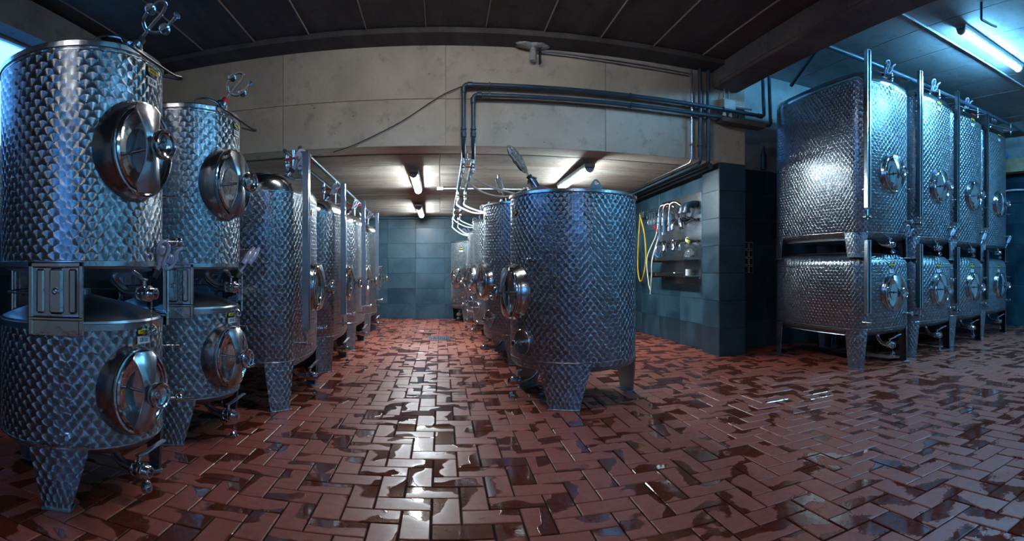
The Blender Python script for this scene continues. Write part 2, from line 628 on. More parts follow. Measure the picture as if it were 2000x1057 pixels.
# end wall of the back room
w_end = structure(slab('wall_back', (-3.0, 12.1, 0), (3.6, 12.25, 2.6), M['backing']))
tile_wall(w_end, (-3.0, 12.1, 0), (1, 0, 0), (0, -1, 0), 2.42, (0, 2.34), .63, .339, .1)
tile_wall(w_end, (-.575, 12.07, 0), (1, 0, 0), (0, -1, 0), 4.05, (0, 2.34), .65, .339, 0, t=.03)
# side walls of the back room
w_sr = structure(slab('wall_back_room_right', (3.45, 6.3, 0), (3.6, 12.1, 2.6), M['grout']))
tile_wall(w_sr, (3.45, 6.35, 0), (0, 1, 0), (-1, 0, 0), 5.75, (0, 2.45), .78, .352, -.10)
structure(slab('wall_back_room_corner', (-3.8, 5.92, 0), (-3.1, 6.4, 2.6), M['plaster']))
w_sl = structure(slab('wall_back_room_left', (-3.15, 6.2, 0), (-3.0, 12.1, 2.6), M['plaster']))
# column at the end of the beam
col = structure(slab('wall_column', (3.37, 5.92, 0), (3.74, 6.36, 2.46), M['grout']))
tile_wall(col, (3.37, 5.92, 0), (0, 1, 0), (-1, 0, 0), .44, (0, 2.46), .44, .352)
tile_wall(col, (3.358, 5.92, 0), (1, 0, 0), (0, -1, 0), .392, (0, 2.46), .392, .352)
# recess wall between the column and the right-hand tanks, and the wall behind those tanks
w_r = structure(slab('wall_recess', (3.74, 6.40, 0), (9.5, 6.55, 3.95), M['plaster']))
tile_wall(w_r, (3.74, 6.40, 0), (1, 0, 0), (0, -1, 0), 5.5, (0, 2.52), .78, .36, .1)
# far right wall: tiles below, timber board, plaster above
w_fr = structure(slab('wall_right', (9.26, -4, 0), (9.42, 6.5, 3.95), M['plaster']))
tile_wall(w_fr, (9.26, 3.2, 0), (0, 1, 0), (-1, 0, 0), 3.2, (0, 2.98), .78, .4, .2)
slab('trim', (9.02, 3.2, 2.98), (9.26, 6.4, 3.24), M['wood'], w_fr, .004)
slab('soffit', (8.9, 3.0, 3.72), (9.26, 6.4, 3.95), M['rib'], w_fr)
# left wall with its window
w_l = structure(obj('wall_left', MB().box((-3.68, 1.1, 1.1), (.16, 10.4, 2.2)).box((-3.68, -1.43, 2.92), (.16, 5.34, 1.45)).box((-3.68, 5.5, 2.92), (.16, 1.62, 1.45)).box((-3.68, 2.96, 3.48), (.16, 3.5, .34)).mesh('wall_left', M['plaster'])))
tile_wall(w_l, (-3.6, 6.0, 0), (0, -1, 0), (1, 0, 0), 9.0, (0, 2.1), .78, .35)
slab('lintel', (-3.62, -3.9, 3.28), (-3.45, 5.8, 3.6), M['ceil_right'], w_l)
win = structure(obj('window_1', MB().box((-3.68, 1.26, 2.75), (.06, .05, 1.1)).box((-3.68, 2.96, 2.75), (.06, .05, 1.1)).box((-3.68, 4.66, 2.75), (.06, .05, 1.1)).box((-3.68, 2.96, 2.23), (.06, 3.45, .05)).box((-3.68, 2.96, 3.28), (.06, 3.45, .05)).mesh('window_1', M['white'])))
for k in range(2):
    slab('pane', (-3.684, 1.285 + k * 1.70, 2.25), (-3.678, 2.94 + k * 1.70, 3.27), M['pane'], win)
# wall behind the camera with two windows
w_b = structure(obj('wall_rear', MB().box((2.8, -4.08, .75), (13.2, .16, 1.5)).box((2.8, -4.08, 3.45), (13.2, .16, 1.1)).box((-2.4, -4.08, 2.2), (2.8, .16, 1.45)).box((5.4, -4.08, 2.2), (8.0, .16, 1.45)).mesh('wall_rear', M['plaster'])))
win = structure(obj('window_2', MB().box((.2, -4.05, 1.53), (2.4, .06, .06)).box((.2, -4.05, 2.87), (2.4, .06, .06)).box((-.97, -4.05, 2.2), (.06, .06, 1.4)).box((1.37, -4.05, 2.2), (.06, .06, 1.4)).box((.2, -4.05, 2.2), (.05, .06, 1.4)).mesh('window_2', M['white'])))
for k in range(2):
    slab('pane', (-.95 + k * 1.17, -4.053, 1.55), (.18 + k * 1.17, -4.047, 2.85), M['pane'], win)

# the big beam: wall above the opening, cast in panels
BX0, BX1, BY, BZ0, BZ1 = -3.6, 3.74, 5.9, 2.46, 3.63
bm_ = structure(slab('wall_beam', (BX0, BY + .012, BZ0 + .004), (BX1, BY + .42, BZ1), M['beam']))
xs = [BX0, -1.79, .045, 1.86, BX1]
for i in range(4):
    for (za, zb) in ((BZ0, 2.975), (2.975, BZ1)):
        gp = .006
        slab('panel', (xs[i] + gp / 2, BY - random.uniform(0, .004), za + (.003 if za > 2.5 else 0)), (xs[i + 1] - gp / 2, BY + .016, zb - .002), M['beam'], bm_, .003)
# small ledge of concrete on the right end of the beam
slab('ledge', (3.30, 5.72, 2.93), (3.95, 5.9, 2.99), M['rib'], bm_, .008)

# ceilings
ce = structure(slab('ceiling', (-3.8, -4.1, 3.64), (3.7, 6.3, 3.76), M['fin']))
x = -3.6 - .28
while x < 3.5:
    for (ya, yb) in ((-4.0, -.2), (-.2, 2.6), (2.6, 5.56)):
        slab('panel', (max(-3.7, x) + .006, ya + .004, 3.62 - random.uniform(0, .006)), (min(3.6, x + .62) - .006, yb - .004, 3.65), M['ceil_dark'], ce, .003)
    if x < 3.2:
        for (ya, yb) in ((.3, 2.59), (2.61, 5.56)):
            slab('mortar_line', (x - .004, ya, 3.605), (x + .005, yb, 3.63), M['fin'], ce)
    x += .62
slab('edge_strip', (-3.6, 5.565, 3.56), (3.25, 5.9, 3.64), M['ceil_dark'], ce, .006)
ce2 = structure(obj('ceiling_back_room', MB().add([(-3.1, 6.3, 2.47), (3.6, 6.3, 2.47), (3.6, 12.2, 2.30), (-3.1, 12.2, 2.30), (-3.1, 6.3, 2.62), (3.6, 6.3, 2.62), (3.6, 12.2, 2.5), (-3.1, 12.2, 2.5)], [(0, 1, 2, 3), (7, 6, 5, 4), (0, 4, 5, 1), (2, 6, 7, 3), (1, 5, 6, 2), (0, 3, 7, 4)]).mesh('ceiling_back_room', M['fin'])))
sl = (2.30 - 2.47) / 5.9


def cz(y):
    return 2.47 + (y - 6.3) * sl


y = 6.32
while y < 12.1:
    for (xa, xb) in ((-3.0, -.02), (-.02, 3.45)):
        d = min(12.1, y + .55) - y - .006
        mm = Matrix.Translation(((xa + xb) / 2, y + d / 2, cz(y + d / 2) - random.uniform(.001, .006))) @ Matrix.Rotation(math.atan(sl), 4, 'X')
        key = ('cb', round(d, 3), xa)
        obj('board', cached(key, lambda: MB().box((0, 0, 0), (xb - xa - .01, d, .018), b=.003), M['ceil_back'], 'board'), ce2, mm)
    y += .55
ce3 = structure(slab('ceiling_right_room', (3.6, -4.1, 3.92), (9.45, 6.55, 4.05), M['fin']))
x = 3.62
while x < 9.3:
    for (ya, yb) in ((-4.0, .0), (.0, 3.82), (3.82, 6.5)):
        slab('board', (x + .004, ya + .004, 3.90 - random.uniform(0, .006)), (min(9.3, x + .62) - .004, yb - .004, 3.93), M['ceil_right'], ce3, .003)
    x += .62
# downstand beam between the two front ceilings
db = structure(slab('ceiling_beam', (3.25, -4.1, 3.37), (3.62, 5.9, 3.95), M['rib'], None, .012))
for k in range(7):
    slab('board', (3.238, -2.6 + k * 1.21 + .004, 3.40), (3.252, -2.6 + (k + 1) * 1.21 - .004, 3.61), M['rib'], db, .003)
structure(slab('trim_1', (3.66, -4.0, 3.86), (3.70, 5.9, 3.90), M['pipe']))

# floor drain
dr = thing('floor_drain', ((DR[0] + DR[2]) / 2, (DR[1] + DR[3]) / 2, 0), 0, 'square stainless floor drain grate set in the red tiles of the aisle', 'drain')
mb = MB()
for s in (-1, 1):
    mb.box((s * .165, 0, -.002), (.03, .40, .008)).box((0, s * .19, -.002), (.33, .03, .008))
obj('frame', mb.mesh('drain_frame', M['galv']), dr)
for k in range(9):
    obj('slat', cached('dslat', lambda: MB().box((0, 0, 0), (.024, .35, .006), b=.001), M['galv'], 'slat'), dr, Matrix.Translation((-.132 + k * .033, 0, -.002)))
obj('sump', MB().box((0, 0, -.012), (.32, .37, .012)).mesh('sump', M['darksteel']), dr)


# ------------------------------------------------------------ lamps
def lamp(x0, y0, x1, y1, z, mat, label, group=None):
    a = Vector((x0, y0, z)); b = Vector((x1, y1, z)); L = (b - a).length
    r = thing('fluorescent_lamp', (a + b) / 2, atan2(y1 - y0, x1 - x0), label, 'lamp', group)
    hs = [(-.065, .065), (.065, .065), (.065, .03), (.05, .012), (-.05, .012), (-.065, .03)]
    mx = Matrix(((0, 0, 1, -L / 2), (1, 0, 0, 0), (0, 1, 0, 0), (0, 0, 0, 1)))
    obj('housing', MB().prism(hs, 0, L, mx).mesh('housing', M['grey'], 30), r)
    ds = [(.052 * cos(t), .028 + .062 * sin(t)) for t in [pi + pi * k / 12 for k in range(13)]]
    obj('diffuser', MB().prism(ds, .03, L - .03, mx).mesh('diffuser', mat, 50), r)
    for e in (.0, L - .03):
        cs = [(.058 * cos(t), .026 + .068 * sin(t)) for t in [pi + pi * k / 12 for k in range(13)]]
        obj('end_cap', MB().prism(cs, e, e + .03, mx).mesh('end_cap', M['grey'], 40), r)
    for e in (.2, L - .2):
        obj('clip', MB().box((e - L / 2, 0, .034), (.03, .136, .022), b=.004).mesh('clip', M['galv']), r)
    return r


lamp(1.80, 6.35, 1.80, 7.95, cz(7.95) - .085, M['lamp_cool'], 'long fluorescent lamp on the back room ceiling above the big round tank', 'back room lamps')
lamp(-.36, 6.9, -.36, 8.4, cz(8.4) - .085, M['lamp_cool'], 'fluorescent lamp over the aisle, nearer of two in line', 'back room lamps')
lamp(-.42, 9.9, -.42, 11.4, cz(11.4) - .085, M['lamp_cool'], 'fluorescent lamp over the aisle by the end wall, farther of two in line', 'back room lamps')
lamp(5.05, 3.49, 6.45, 3.49, 3.83, M['lamp_blue'], 'fluorescent lamp on the grey ceiling in front of the stacked tank row')
lamp(-.6, -2.0, .9, -2.0, 3.54, M['lamp_front'], 'fluorescent lamp on the dark front ceiling behind the viewer', 'front lamps')
lamp(-.5, 3.5, 1.0, 3.5, 3.54, M['lamp_front'], 'added out-of-view lamp on the dark front ceiling above the aisle entrance, brightening the beam', 'front lamps')  # added above the frame to throw more light on the beam face
lamp(6.2, -.9, 7.6, -.9, 3.83, M['lamp_blue'], 'fluorescent lamp on the grey ceiling, well in front of the tank row, the far one')
lamp(5.6, 1.5, 7.0, 1.5, 3.83, M['lamp_blue'], 'added out-of-view lamp on the grey ceiling, between the other two of the right room')  # extra lamp outside the view, added for stronger cyan light on the stacked tanks


# ------------------------------------------------------------ tank sections
class Sec:
    """plan outline of a tank, run by arc length from the middle of its front (+x)"""
    def __init__(s, a, b=None, rc=None, bulge=0.0):
        s.P = []
        if b is None:
            n = 72
            s.P = [Vector((a * cos(2 * pi * k / n), a * sin(2 * pi * k / n))) for k in range(n)]
            s.N = [p.normalized() for p in s.P]
        else:
            def side(p, q, nrm, n):
                out = []
                for k in range(n):
                    t = k / n; u = 2 * t - 1
                    out.append(p.lerp(q, t) + nrm * bulge * (1 - u * u))
                return out
            def arc(c, a0, n=8):
                return [c + Vector((cos(a0 + pi / 2 * k / n), sin(a0 + pi / 2 * k / n))) * rc for k in range(n)]
            V = Vector
            full = side(V((a, -(b - rc))), V((a, b - rc)), V((1, 0)), 12) + arc(V((a - rc, b - rc)), 0)
            full += side(V((a - rc, b)), V((-(a - rc), b)), V((0, 1)), 12) + arc(V((-(a - rc), b - rc)), pi / 2)
            full += side(V((-a, b - rc)), V((-a, -(b - rc))), V((-1, 0)), 12) + arc(V((-(a - rc), -(b - rc))), pi)
            full += side(V((-(a - rc), -b)), V((a - rc, -b)), V((0, -1)), 12) + arc(V((a - rc, -(b - rc))), 1.5 * pi)
            s.P = full[6:] + full[:6]
            n = len(s.P)
            s.N = []
            for k in range(n):
                d = s.P[(k + 1) % n] - s.P[k - 1]
                s.N.append(Vector((d.y, -d.x)).normalized())
        s.cum = [0.0]
        n = len(s.P)
        for k in range(n):
            s.cum.append(s.cum[-1] + (s.P[(k + 1) % n] - s.P[k]).length)
        s.L = s.cum[-1]

    def at(s, q):
        q %= s.L
        n = len(s.P)
        for k in range(n):
            if s.cum[k + 1] >= q:
                t = (q - s.cum[k]) / (s.cum[k + 1] - s.cum[k])
                return s.P[k].lerp(s.P[(k + 1) % n], t), s.N[k].lerp(s.N[(k + 1) % n], t).normalized()
        return s.P[0], s.N[0]

    def mount(s, q, z, off=0.0):
        p, n = s.at(q)
        p = p + n * off
        return frame((p.x, p.y, z), (n.x, n.y, 0))


def loft(sec, rows, cap0=True, cap1=True):
    """rows of (inset, z); flat fans close the ends"""
    mb = MB(); n = len(sec.P); v = 0; vs_ = []
    for k, (d, z) in enumerate(rows):
        if k:
            v += sqrt((d - rows[k - 1][0]) ** 2 + (z - rows[k - 1][1]) ** 2)
        vs_.append(rows[0][1] + v)
        for p, nn in zip(sec.P, sec.N):
            if d > .12:      # domes close towards the middle
                q = p * max(0.0, 1 - d / max(p.length, 1e-6)) if False else p * (1 - d)
            else:
                q = p - nn * d
            mb.v.append(Vector((q.x, q.y, z)))
    for k in range(len(rows) - 1):
        for i in range(n):
            i2 = (i + 1) % n
            mb.f.append((k * n + i, k * n + i2, (k + 1) * n + i2, (k + 1) * n + i))
            mb.uv[len(mb.f) - 1] = ((sec.cum[i], vs_[k]), (sec.cum[i + 1], vs_[k]), (sec.cum[i + 1], vs_[k + 1]), (sec.cum[i], vs_[k + 1]))
    if cap0: mb.f.append(tuple(range(n - 1, -1, -1)))
    if cap1: mb.f.append(tuple((len(rows) - 1) * n + i for i in range(n)))
    return mb


def band(sec, z, h, t):
    mb = MB(); n = len(sec.P)
    for d, zz in ((.002, z - h / 2), (-t, z - h / 2 + t * .5), (-t, z + h / 2 - t * .5), (.002, z + h / 2)):
        for p, nn in zip(sec.P, sec.N):
            q = p - nn * d
            mb.v.append(Vector((q.x, q.y, zz)))
    for k in range(3):
        for i in range(n):
            i2 = (i + 1) % n
            mb.f.append((k * n + i, k * n + i2, (k + 1) * n + i2, (k + 1) * n + i))
    return mb


def leg_mesh(sec, s0, wt, wb, zt, zb, off=.004, pad=True):
    mb = MB(); n = 8; rows = 6
    for th in (0, .012):
        for j in range(rows + 1):
            t = j / rows; z = zt + (zb - zt) * t
            w_ = wt + (wb - wt) * max(0, (t - .06) / .94)
            for i in range(n + 1):
                s_ = s0 + w_ * (i / n - .5)
                p, nn = sec.at(s_)
                q = p + nn * (off - th)
                mb.v.append(Vector((q.x, q.y, z)))
    m_ = (n + 1) * (rows + 1)
    for j in range(rows):
        for i in range(n):
            a = j * (n + 1) + i
            f = (a, a + n + 1, a + n + 2, a + 1)
            mb.f.append(f)
            mb.uv[len(mb.f) - 1] = tuple((s0 + wt * ((q % (n + 1)) / n - .5), mb.v[q].z) for q in f)
            mb.f.append(tuple(q + m_ for q in reversed(f)))
    for j in range(rows):
        for i in (0, n):
            a = j * (n + 1) + i
            f = (a, a + m_, a + n + 1 + m_, a + n + 1)
            mb.f.append(f if i == 0 else f[::-1])
    for i in range(n):
        for j in (0, rows):
            a = j * (n + 1) + i
            f = (a, a + 1, a + 1 + m_, a + m_)
            mb.f.append(f if j == 0 else f[::-1])
    if pad:
        p, nn = sec.at(s0)
        q = p - nn * .03
        mm = frame((q.x, q.y, zb + .004), (nn.x, nn.y, 0))
        mb.box((0, 0, 0), (wb + .01, .008, .09), mm, .002)
    return mb


def rim_strip(sec, s0, w_, z):
    pts = []
    for i in range(9):
        p, n_ = sec.at(s0 + w_ * (i / 8 - .5)); q = p + n_ * .006
        pts.append((q.x, q.y, z))
    return MB().tube(pts, .004, 6)


# ------------------------------------------------------------ fittings (local Z outwards, Y up, X right)
def ellipse(rx, ry, z, n=40, pw=1.0):
    return [(rx * cos(2 * pi * k / n), ry * sin(2 * pi * k / n), z) for k in range(n)]


RX, RY = .158, .190


def mk_neck():
    mb = MB(); prof = [(1.34, -.08), (1.30, -.05), (1.26, -.02), (1.21, .005), (1.16, .025), (1.11, .038), (1.09, .046), (1.09, .056), (1.01, .056), (.98, .045), (.97, -.06)]
    n = 48
    for sc_, z in prof:
        for k in range(n):
            a = 2 * pi * k / n
            mb.v.append(Vector((RX * sc_ * cos(a), RY * sc_ * sin(a), z)))
    for j in range(len(prof) - 1):
        for i in range(n):
            i2 = (i + 1) % n
            mb.f.append((j * n + i, j * n + i2, (j + 1) * n + i2, (j + 1) * n + i))
    return mb


def mk_door():
    mb = MB()
    mb.lathe([(1.0, .034), (1.0, .064), (.95, .072), (.91, .068), (.88, .052), (.7, .040), (.4, .030), (.12, .026), (.10, .034), (0.0, .034)], n=48)
    for v in mb.v:
        v.x *= RX; v.y *= RY
    mb.tube(ellipse(RX * .88, RY * .88, .054), .0035, 6, True)
    return mb


def mk_ring():
    return MB().tube(ellipse(RX * 1.085, RY * 1.085, .059, 48), .0095, 8, True)


def mk_crossbar():
    mb = MB(); n = 14; cols = 4
    edge = []
    for th in (0, .007):
        for j in range(n + 1):
            y = RY * 1.04 * (2 * j / n - 1); u = abs(y) / (RY * 1.04)
            hw = .032 + .052 * u ** 1.7
            hw = min(hw, RX * sqrt(max(0, 1 - (y / (RY * 1.10)) ** 2)))
            for i in range(cols + 1):
                x_ = hw * (2 * i / cols - 1)
                z = .074 + .042 * (1 - u * u) + th + .010 * (1 - (2 * i / cols - 1) ** 2)
                mb.v.append(Vector((x_, y, z)))
    m_ = (n + 1) * (cols + 1)
    for j in range(n):
        for i in range(cols):
            a = j * (cols + 1) + i
            f = (a, a + cols + 1, a + cols + 2, a + 1)
            mb.f.append(f)
            mb.f.append(tuple(q + m_ for q in reversed(f)))
        for i in (0, cols):
            a = j * (cols + 1) + i
            f = (a, a + m_, a + cols + 1 + m_, a + cols + 1)
            mb.f.append(f[::-1] if i == 0 else f)
    for j in (0, n):
        for i in range(cols):
            a = j * (cols + 1) + i
            f = (a, a + 1, a + 1 + m_, a + m_)
            mb.f.append(f if j == n else f[::-1])
    k = len(mb.v) // 2
    for i in (0, cols):
        mb.tube([mb.v[j * (cols + 1) + i] + Vector((0, 0, .003)) for j in range(n + 1)], .005, 6)
    return mb


def mk_spindle():
    mb = MB().cyl((0, 0, .02), (0, 0, .20), .008, 12)
    mb.lathe([(.02, 0), (.02, .018), (.012, .022)], Matrix.Translation((0, 0, .130)), 6)
    return mb


def mk_wheel():
    return MB().lathe([(r_, z_ - .035) for r_, z_ in [(0, .205), (.02, .205), (.04, .200), (.056, .204), (.064, .213), (.067, .226), (.064, .238), (.057, .243), (.051, .240), (.046, .229), (.030, .222), (.016, .221), (.014, .227), (0, .228)]], n=32)


def manway(root, m, s=1.0, wheel=True):
    m = m @ Matrix.Diagonal((s, s, s, 1))
    nk = obj('manway', cached('neck', mk_neck, M['neck'], 'manway'), root, m)
    obj('clamp_ring', cached('ring', mk_ring, M['bright'], 'clamp_ring'), nk)
    obj('door', cached('mdoor', mk_door, M['bright'], 'door'), nk)
    obj('crossbar', cached('cbar', mk_crossbar, M['steel'], 'crossbar', 40), nk)
    obj('spindle', cached('spin', mk_spindle, M['steel'], 'spindle'), nk)
    obj('handwheel', cached('wheel', mk_wheel, M['bright'], 'handwheel'), nk)
    return nk


def mk_valve():
    mb = MB()
    mb.tube(smooth_path([(0, .10, -.17), (0, .03, -.15), (0, -.02, -.09), (0, -.03, -.03), (0, -.03, .0)]), .023, 14)
    f = Matrix.Translation((0, -.03, -.01))
    mb.lathe([(.026, 0), (.036, .002), (.036, .014), (.028, .018), (.033, .022), (.036, .03), (.036, .052), (.030, .058), (.039, .062), (.039, .074), (.028, .078), (.026, .082), (.0285, .086), (.025, .09), (.0285, .094), (.025, .098), (.0285, .102), (.025, .106), (.027, .110), (.018, .112), (.018, .09), (0, .09)], f, 24)
    mb.cyl((0, -.01, .03), (0, .035, .03), .011, 12)
    for k in range(6):
        a = k * pi / 3
        mb.cyl((.034 * cos(a), -.03 + .034 * sin(a), .0), (.034 * cos(a), -.03 + .034 * sin(a), .02), .005, 6)
    return mb


def mk_lever():
    mb = MB()
    p = smooth_path([(-.012, .037, .030), (.03, .041, .036), (.075, .060, .050), (.145, .082, .065)])
    for a in (-1, 1):
        mb.tube([q + Vector((0, 0, a * .009)) for q in p], .0055, 6)
    mb.tube(p, .006, 6)
    mb.box((0, .037, .030), (.032, .012, .03), b=.003)
    return mb


def mk_chain(L=.11):
    mb = MB(); n = int(L / .011)
    for k in range(n):
        c = Vector((0, -.055 - k * .011, .075)); a = (k % 2) * pi / 2
        mb.tube([c + Vector((.0035 * cos(t) * cos(a), .0065 * sin(t), .0035 * cos(t) * sin(a))) for t in [2 * pi * j / 8 for j in range(8)]], .0013, 4, True)
    return mb


def mk_cap(L=.11):
    return MB().lathe([(0, 0), (.020, 0), (.026, .004), (.028, .012), (.026, .020), (.029, .024), (.029, .030), (.02, .032), (.02, .012), (0, .012)], frame((0, -.062 - L, .06), (.1, .5, 1)), 20)


def drain_valve(root, m, chain=True, flip=False, L=.11):
    if flip:
        m = m @ Matrix.Diagonal((-1, 1, 1, 1))
    v = obj('drain_valve', cached('valve', mk_valve, M['bright'], 'drain_valve'), root, m)
    obj('lever', cached('lever', mk_lever, M['steel'], 'lever'), v)
    if chain:
        obj('chain', cached(('chain', L), lambda: mk_chain(L), M['bright'], 'chain'), v)
        obj('cap', cached(('cap', L), lambda: mk_cap(L), M['bright'], 'cap'), v)
    return v


def mk_union():
    return MB().lathe([(.030, -.01), (.030, .002), (.015, .006), (.015, .022), (.022, .024), (.022, .034), (.017, .038), (.017, .070), (.023, .072), (.0245, .078), (.0245, .098), (.022, .102), (.0, .102)], n=22)


def mk_tap():
    mb = MB().lathe([(.014, -.01), (.014, .004), (.006, .006), (.006, .022), (.010, .024), (.010, .040), (.0065, .044), (.0065, .074), (.009, .076), (.009, .090), (0, .091)], n=14)
    mb.cyl((0, 0, .05), (0, -.032, .056), .005, 8)
    return mb


def mk_bolt():
    return MB().lathe([(.022, -.004), (.022, .004), (.016, .006), (.016, .022), (.012, .026), (0, .026)], n=6)


def mk_disc():
    mb = MB().lathe([(.085, -.02), (.085, .010), (.082, .016), (.070, .014), (.064, .017), (.02, .014), (0, .014)], n=40)
    return mb


def mk_cock():
    mb = MB().lathe([(.014, -.06), (.012, .0), (.012, .02), (.016, .024), (.016, .05), (.012, .054), (.012, .075), (.016, .078), (.016, .086), (0, .087)], n=14)
    mb.cyl((0, -.03, .037), (0, .08, .037), .010, 10)
    mb.cyl((-.035, 0, .037), (.05, 0, .037), .007, 10)
    mb.lathe([(.014, 0), (.014, .012), (0, .014)], frame((.045, 0, .037), (1, 0, 0)), 10)
    return mb


FONTS = {}


def text(parent, s, size, m, mat, name='lettering', ex=.0006, wd=1.0):
    k = (s, size, mat, wd)
    if k not in FONTS:
        c = bpy.data.curves.new(name, 'FONT'); c.body = s; c.size = size; c.extrude = ex
        c.align_x = 'CENTER'; c.align_y = 'CENTER'; c.materials.append(M[mat]); c.space_character = .95
        tmp = bpy.data.objects.new('tmp', c); C.objects.link(tmp)
        bpy.context.view_layer.update()
        me = bpy.data.meshes.new_from_object(tmp.evaluated_get(bpy.context.evaluated_depsgraph_get()))
        me.name = name
        bpy.data.objects.remove(tmp); bpy.data.curves.remove(c)
        FONTS[k] = me
    return obj(name, FONTS[k], parent, m @ Matrix.Diagonal((wd, 1, 1, 1)))


def badge(root, m, s=1.0, plain=False):
    m = m @ Matrix.Diagonal((s, s, 1, 1))
    pl_ = [(-.052, 0), (-.040, .016), (-.018, .027), (.018, .027), (.040, .016), (.052, 0), (.040, -.016), (.018, -.027), (-.018, -.027), (-.040, -.016)]
    b = obj('badge', cached('badge', lambda: MB().prism(pl_, -.004, .002), M['ink'], 'badge'), root, m)
    obj('disc', cached('bdisc', lambda: MB().lathe([(.024, 0), (.024, .003), (0, .003)], n=24), M['galv'], 'disc'), b, Matrix.Diagonal((.8, 1.15, 1, 1)))
    obj('band', cached('bband', lambda: MB().box((0, 0, .0035), (.092, .020, .003), b=.001), M['plate_yellow'], 'band'), b)
    text(b, 'SPEIDEL', .0165, Matrix.Translation((0, .0, .0055)), 'ink', wd=1.25)
    return b


def capacity(root, m, s, w_=.088, h_=.036, sz=.030):
    p = obj('capacity_plate', cached(('cap', w_, h_), lambda: MB().box((0, 0, 0), (w_, h_, .005), b=.001), M['whitepaint'], 'capacity_plate'), root, m)
    text(p, s, sz, Matrix.Translation((0, .001, .003)), 'ink', wd=.72)
    return p


def channel(root, p, z0, z1, out):
    """level gauge channel: a square tube standing off the tank front; out is its outward direction on plan"""
    mm = Matrix.Translation((p[0], p[1], z0)) @ Matrix.Rotation(atan2(out[1], out[0]), 4, 'Z')
    h = z1 - z0
    def mk():
        m_ = MB().box((-.022, 0, h / 2), (.006, .06, h)).box((0, .029, h / 2), (.05, .004, h)).box((0, -.029, h / 2), (.05, .004, h))
        m_.box((.022, .021, h / 2), (.004, .014, h)).box((.022, -.021, h / 2), (.004, .014, h))
        return m_
    c = obj('gauge_channel', cached(('chan', round(h, 3)), mk, M['galv'], 'gauge_channel'), root, mm)
    obj('gauge_tube', cached(('gt', round(h, 3)), lambda: MB().cyl((0, 0, .02), (0, 0, h - .02), .009, 12), M['glass'], 'gauge_tube'), c)
    obj('top_cap', cached('chcap', lambda: MB().box((0, 0, 0), (.052, .064, .006), b=.001), M['galv'], 'top_cap'), c, Matrix.Translation((0, 0, h)))
    for zz in (.12 * h, .85 * h):
        obj('bracket', cached('chbr', lambda: MB().box((-.055, 0, 0), (.07, .03, .006)), M['steel'], 'bracket'), c, Matrix.Translation((0, 0, zz)))
    return c


def shoulder(z, r, n=6, d0=0.0):
    return [(d0 + r * (1 - cos(pi / 2 * k / n)), z + r * sin(pi / 2 * k / n)) for k in range(n + 1)]


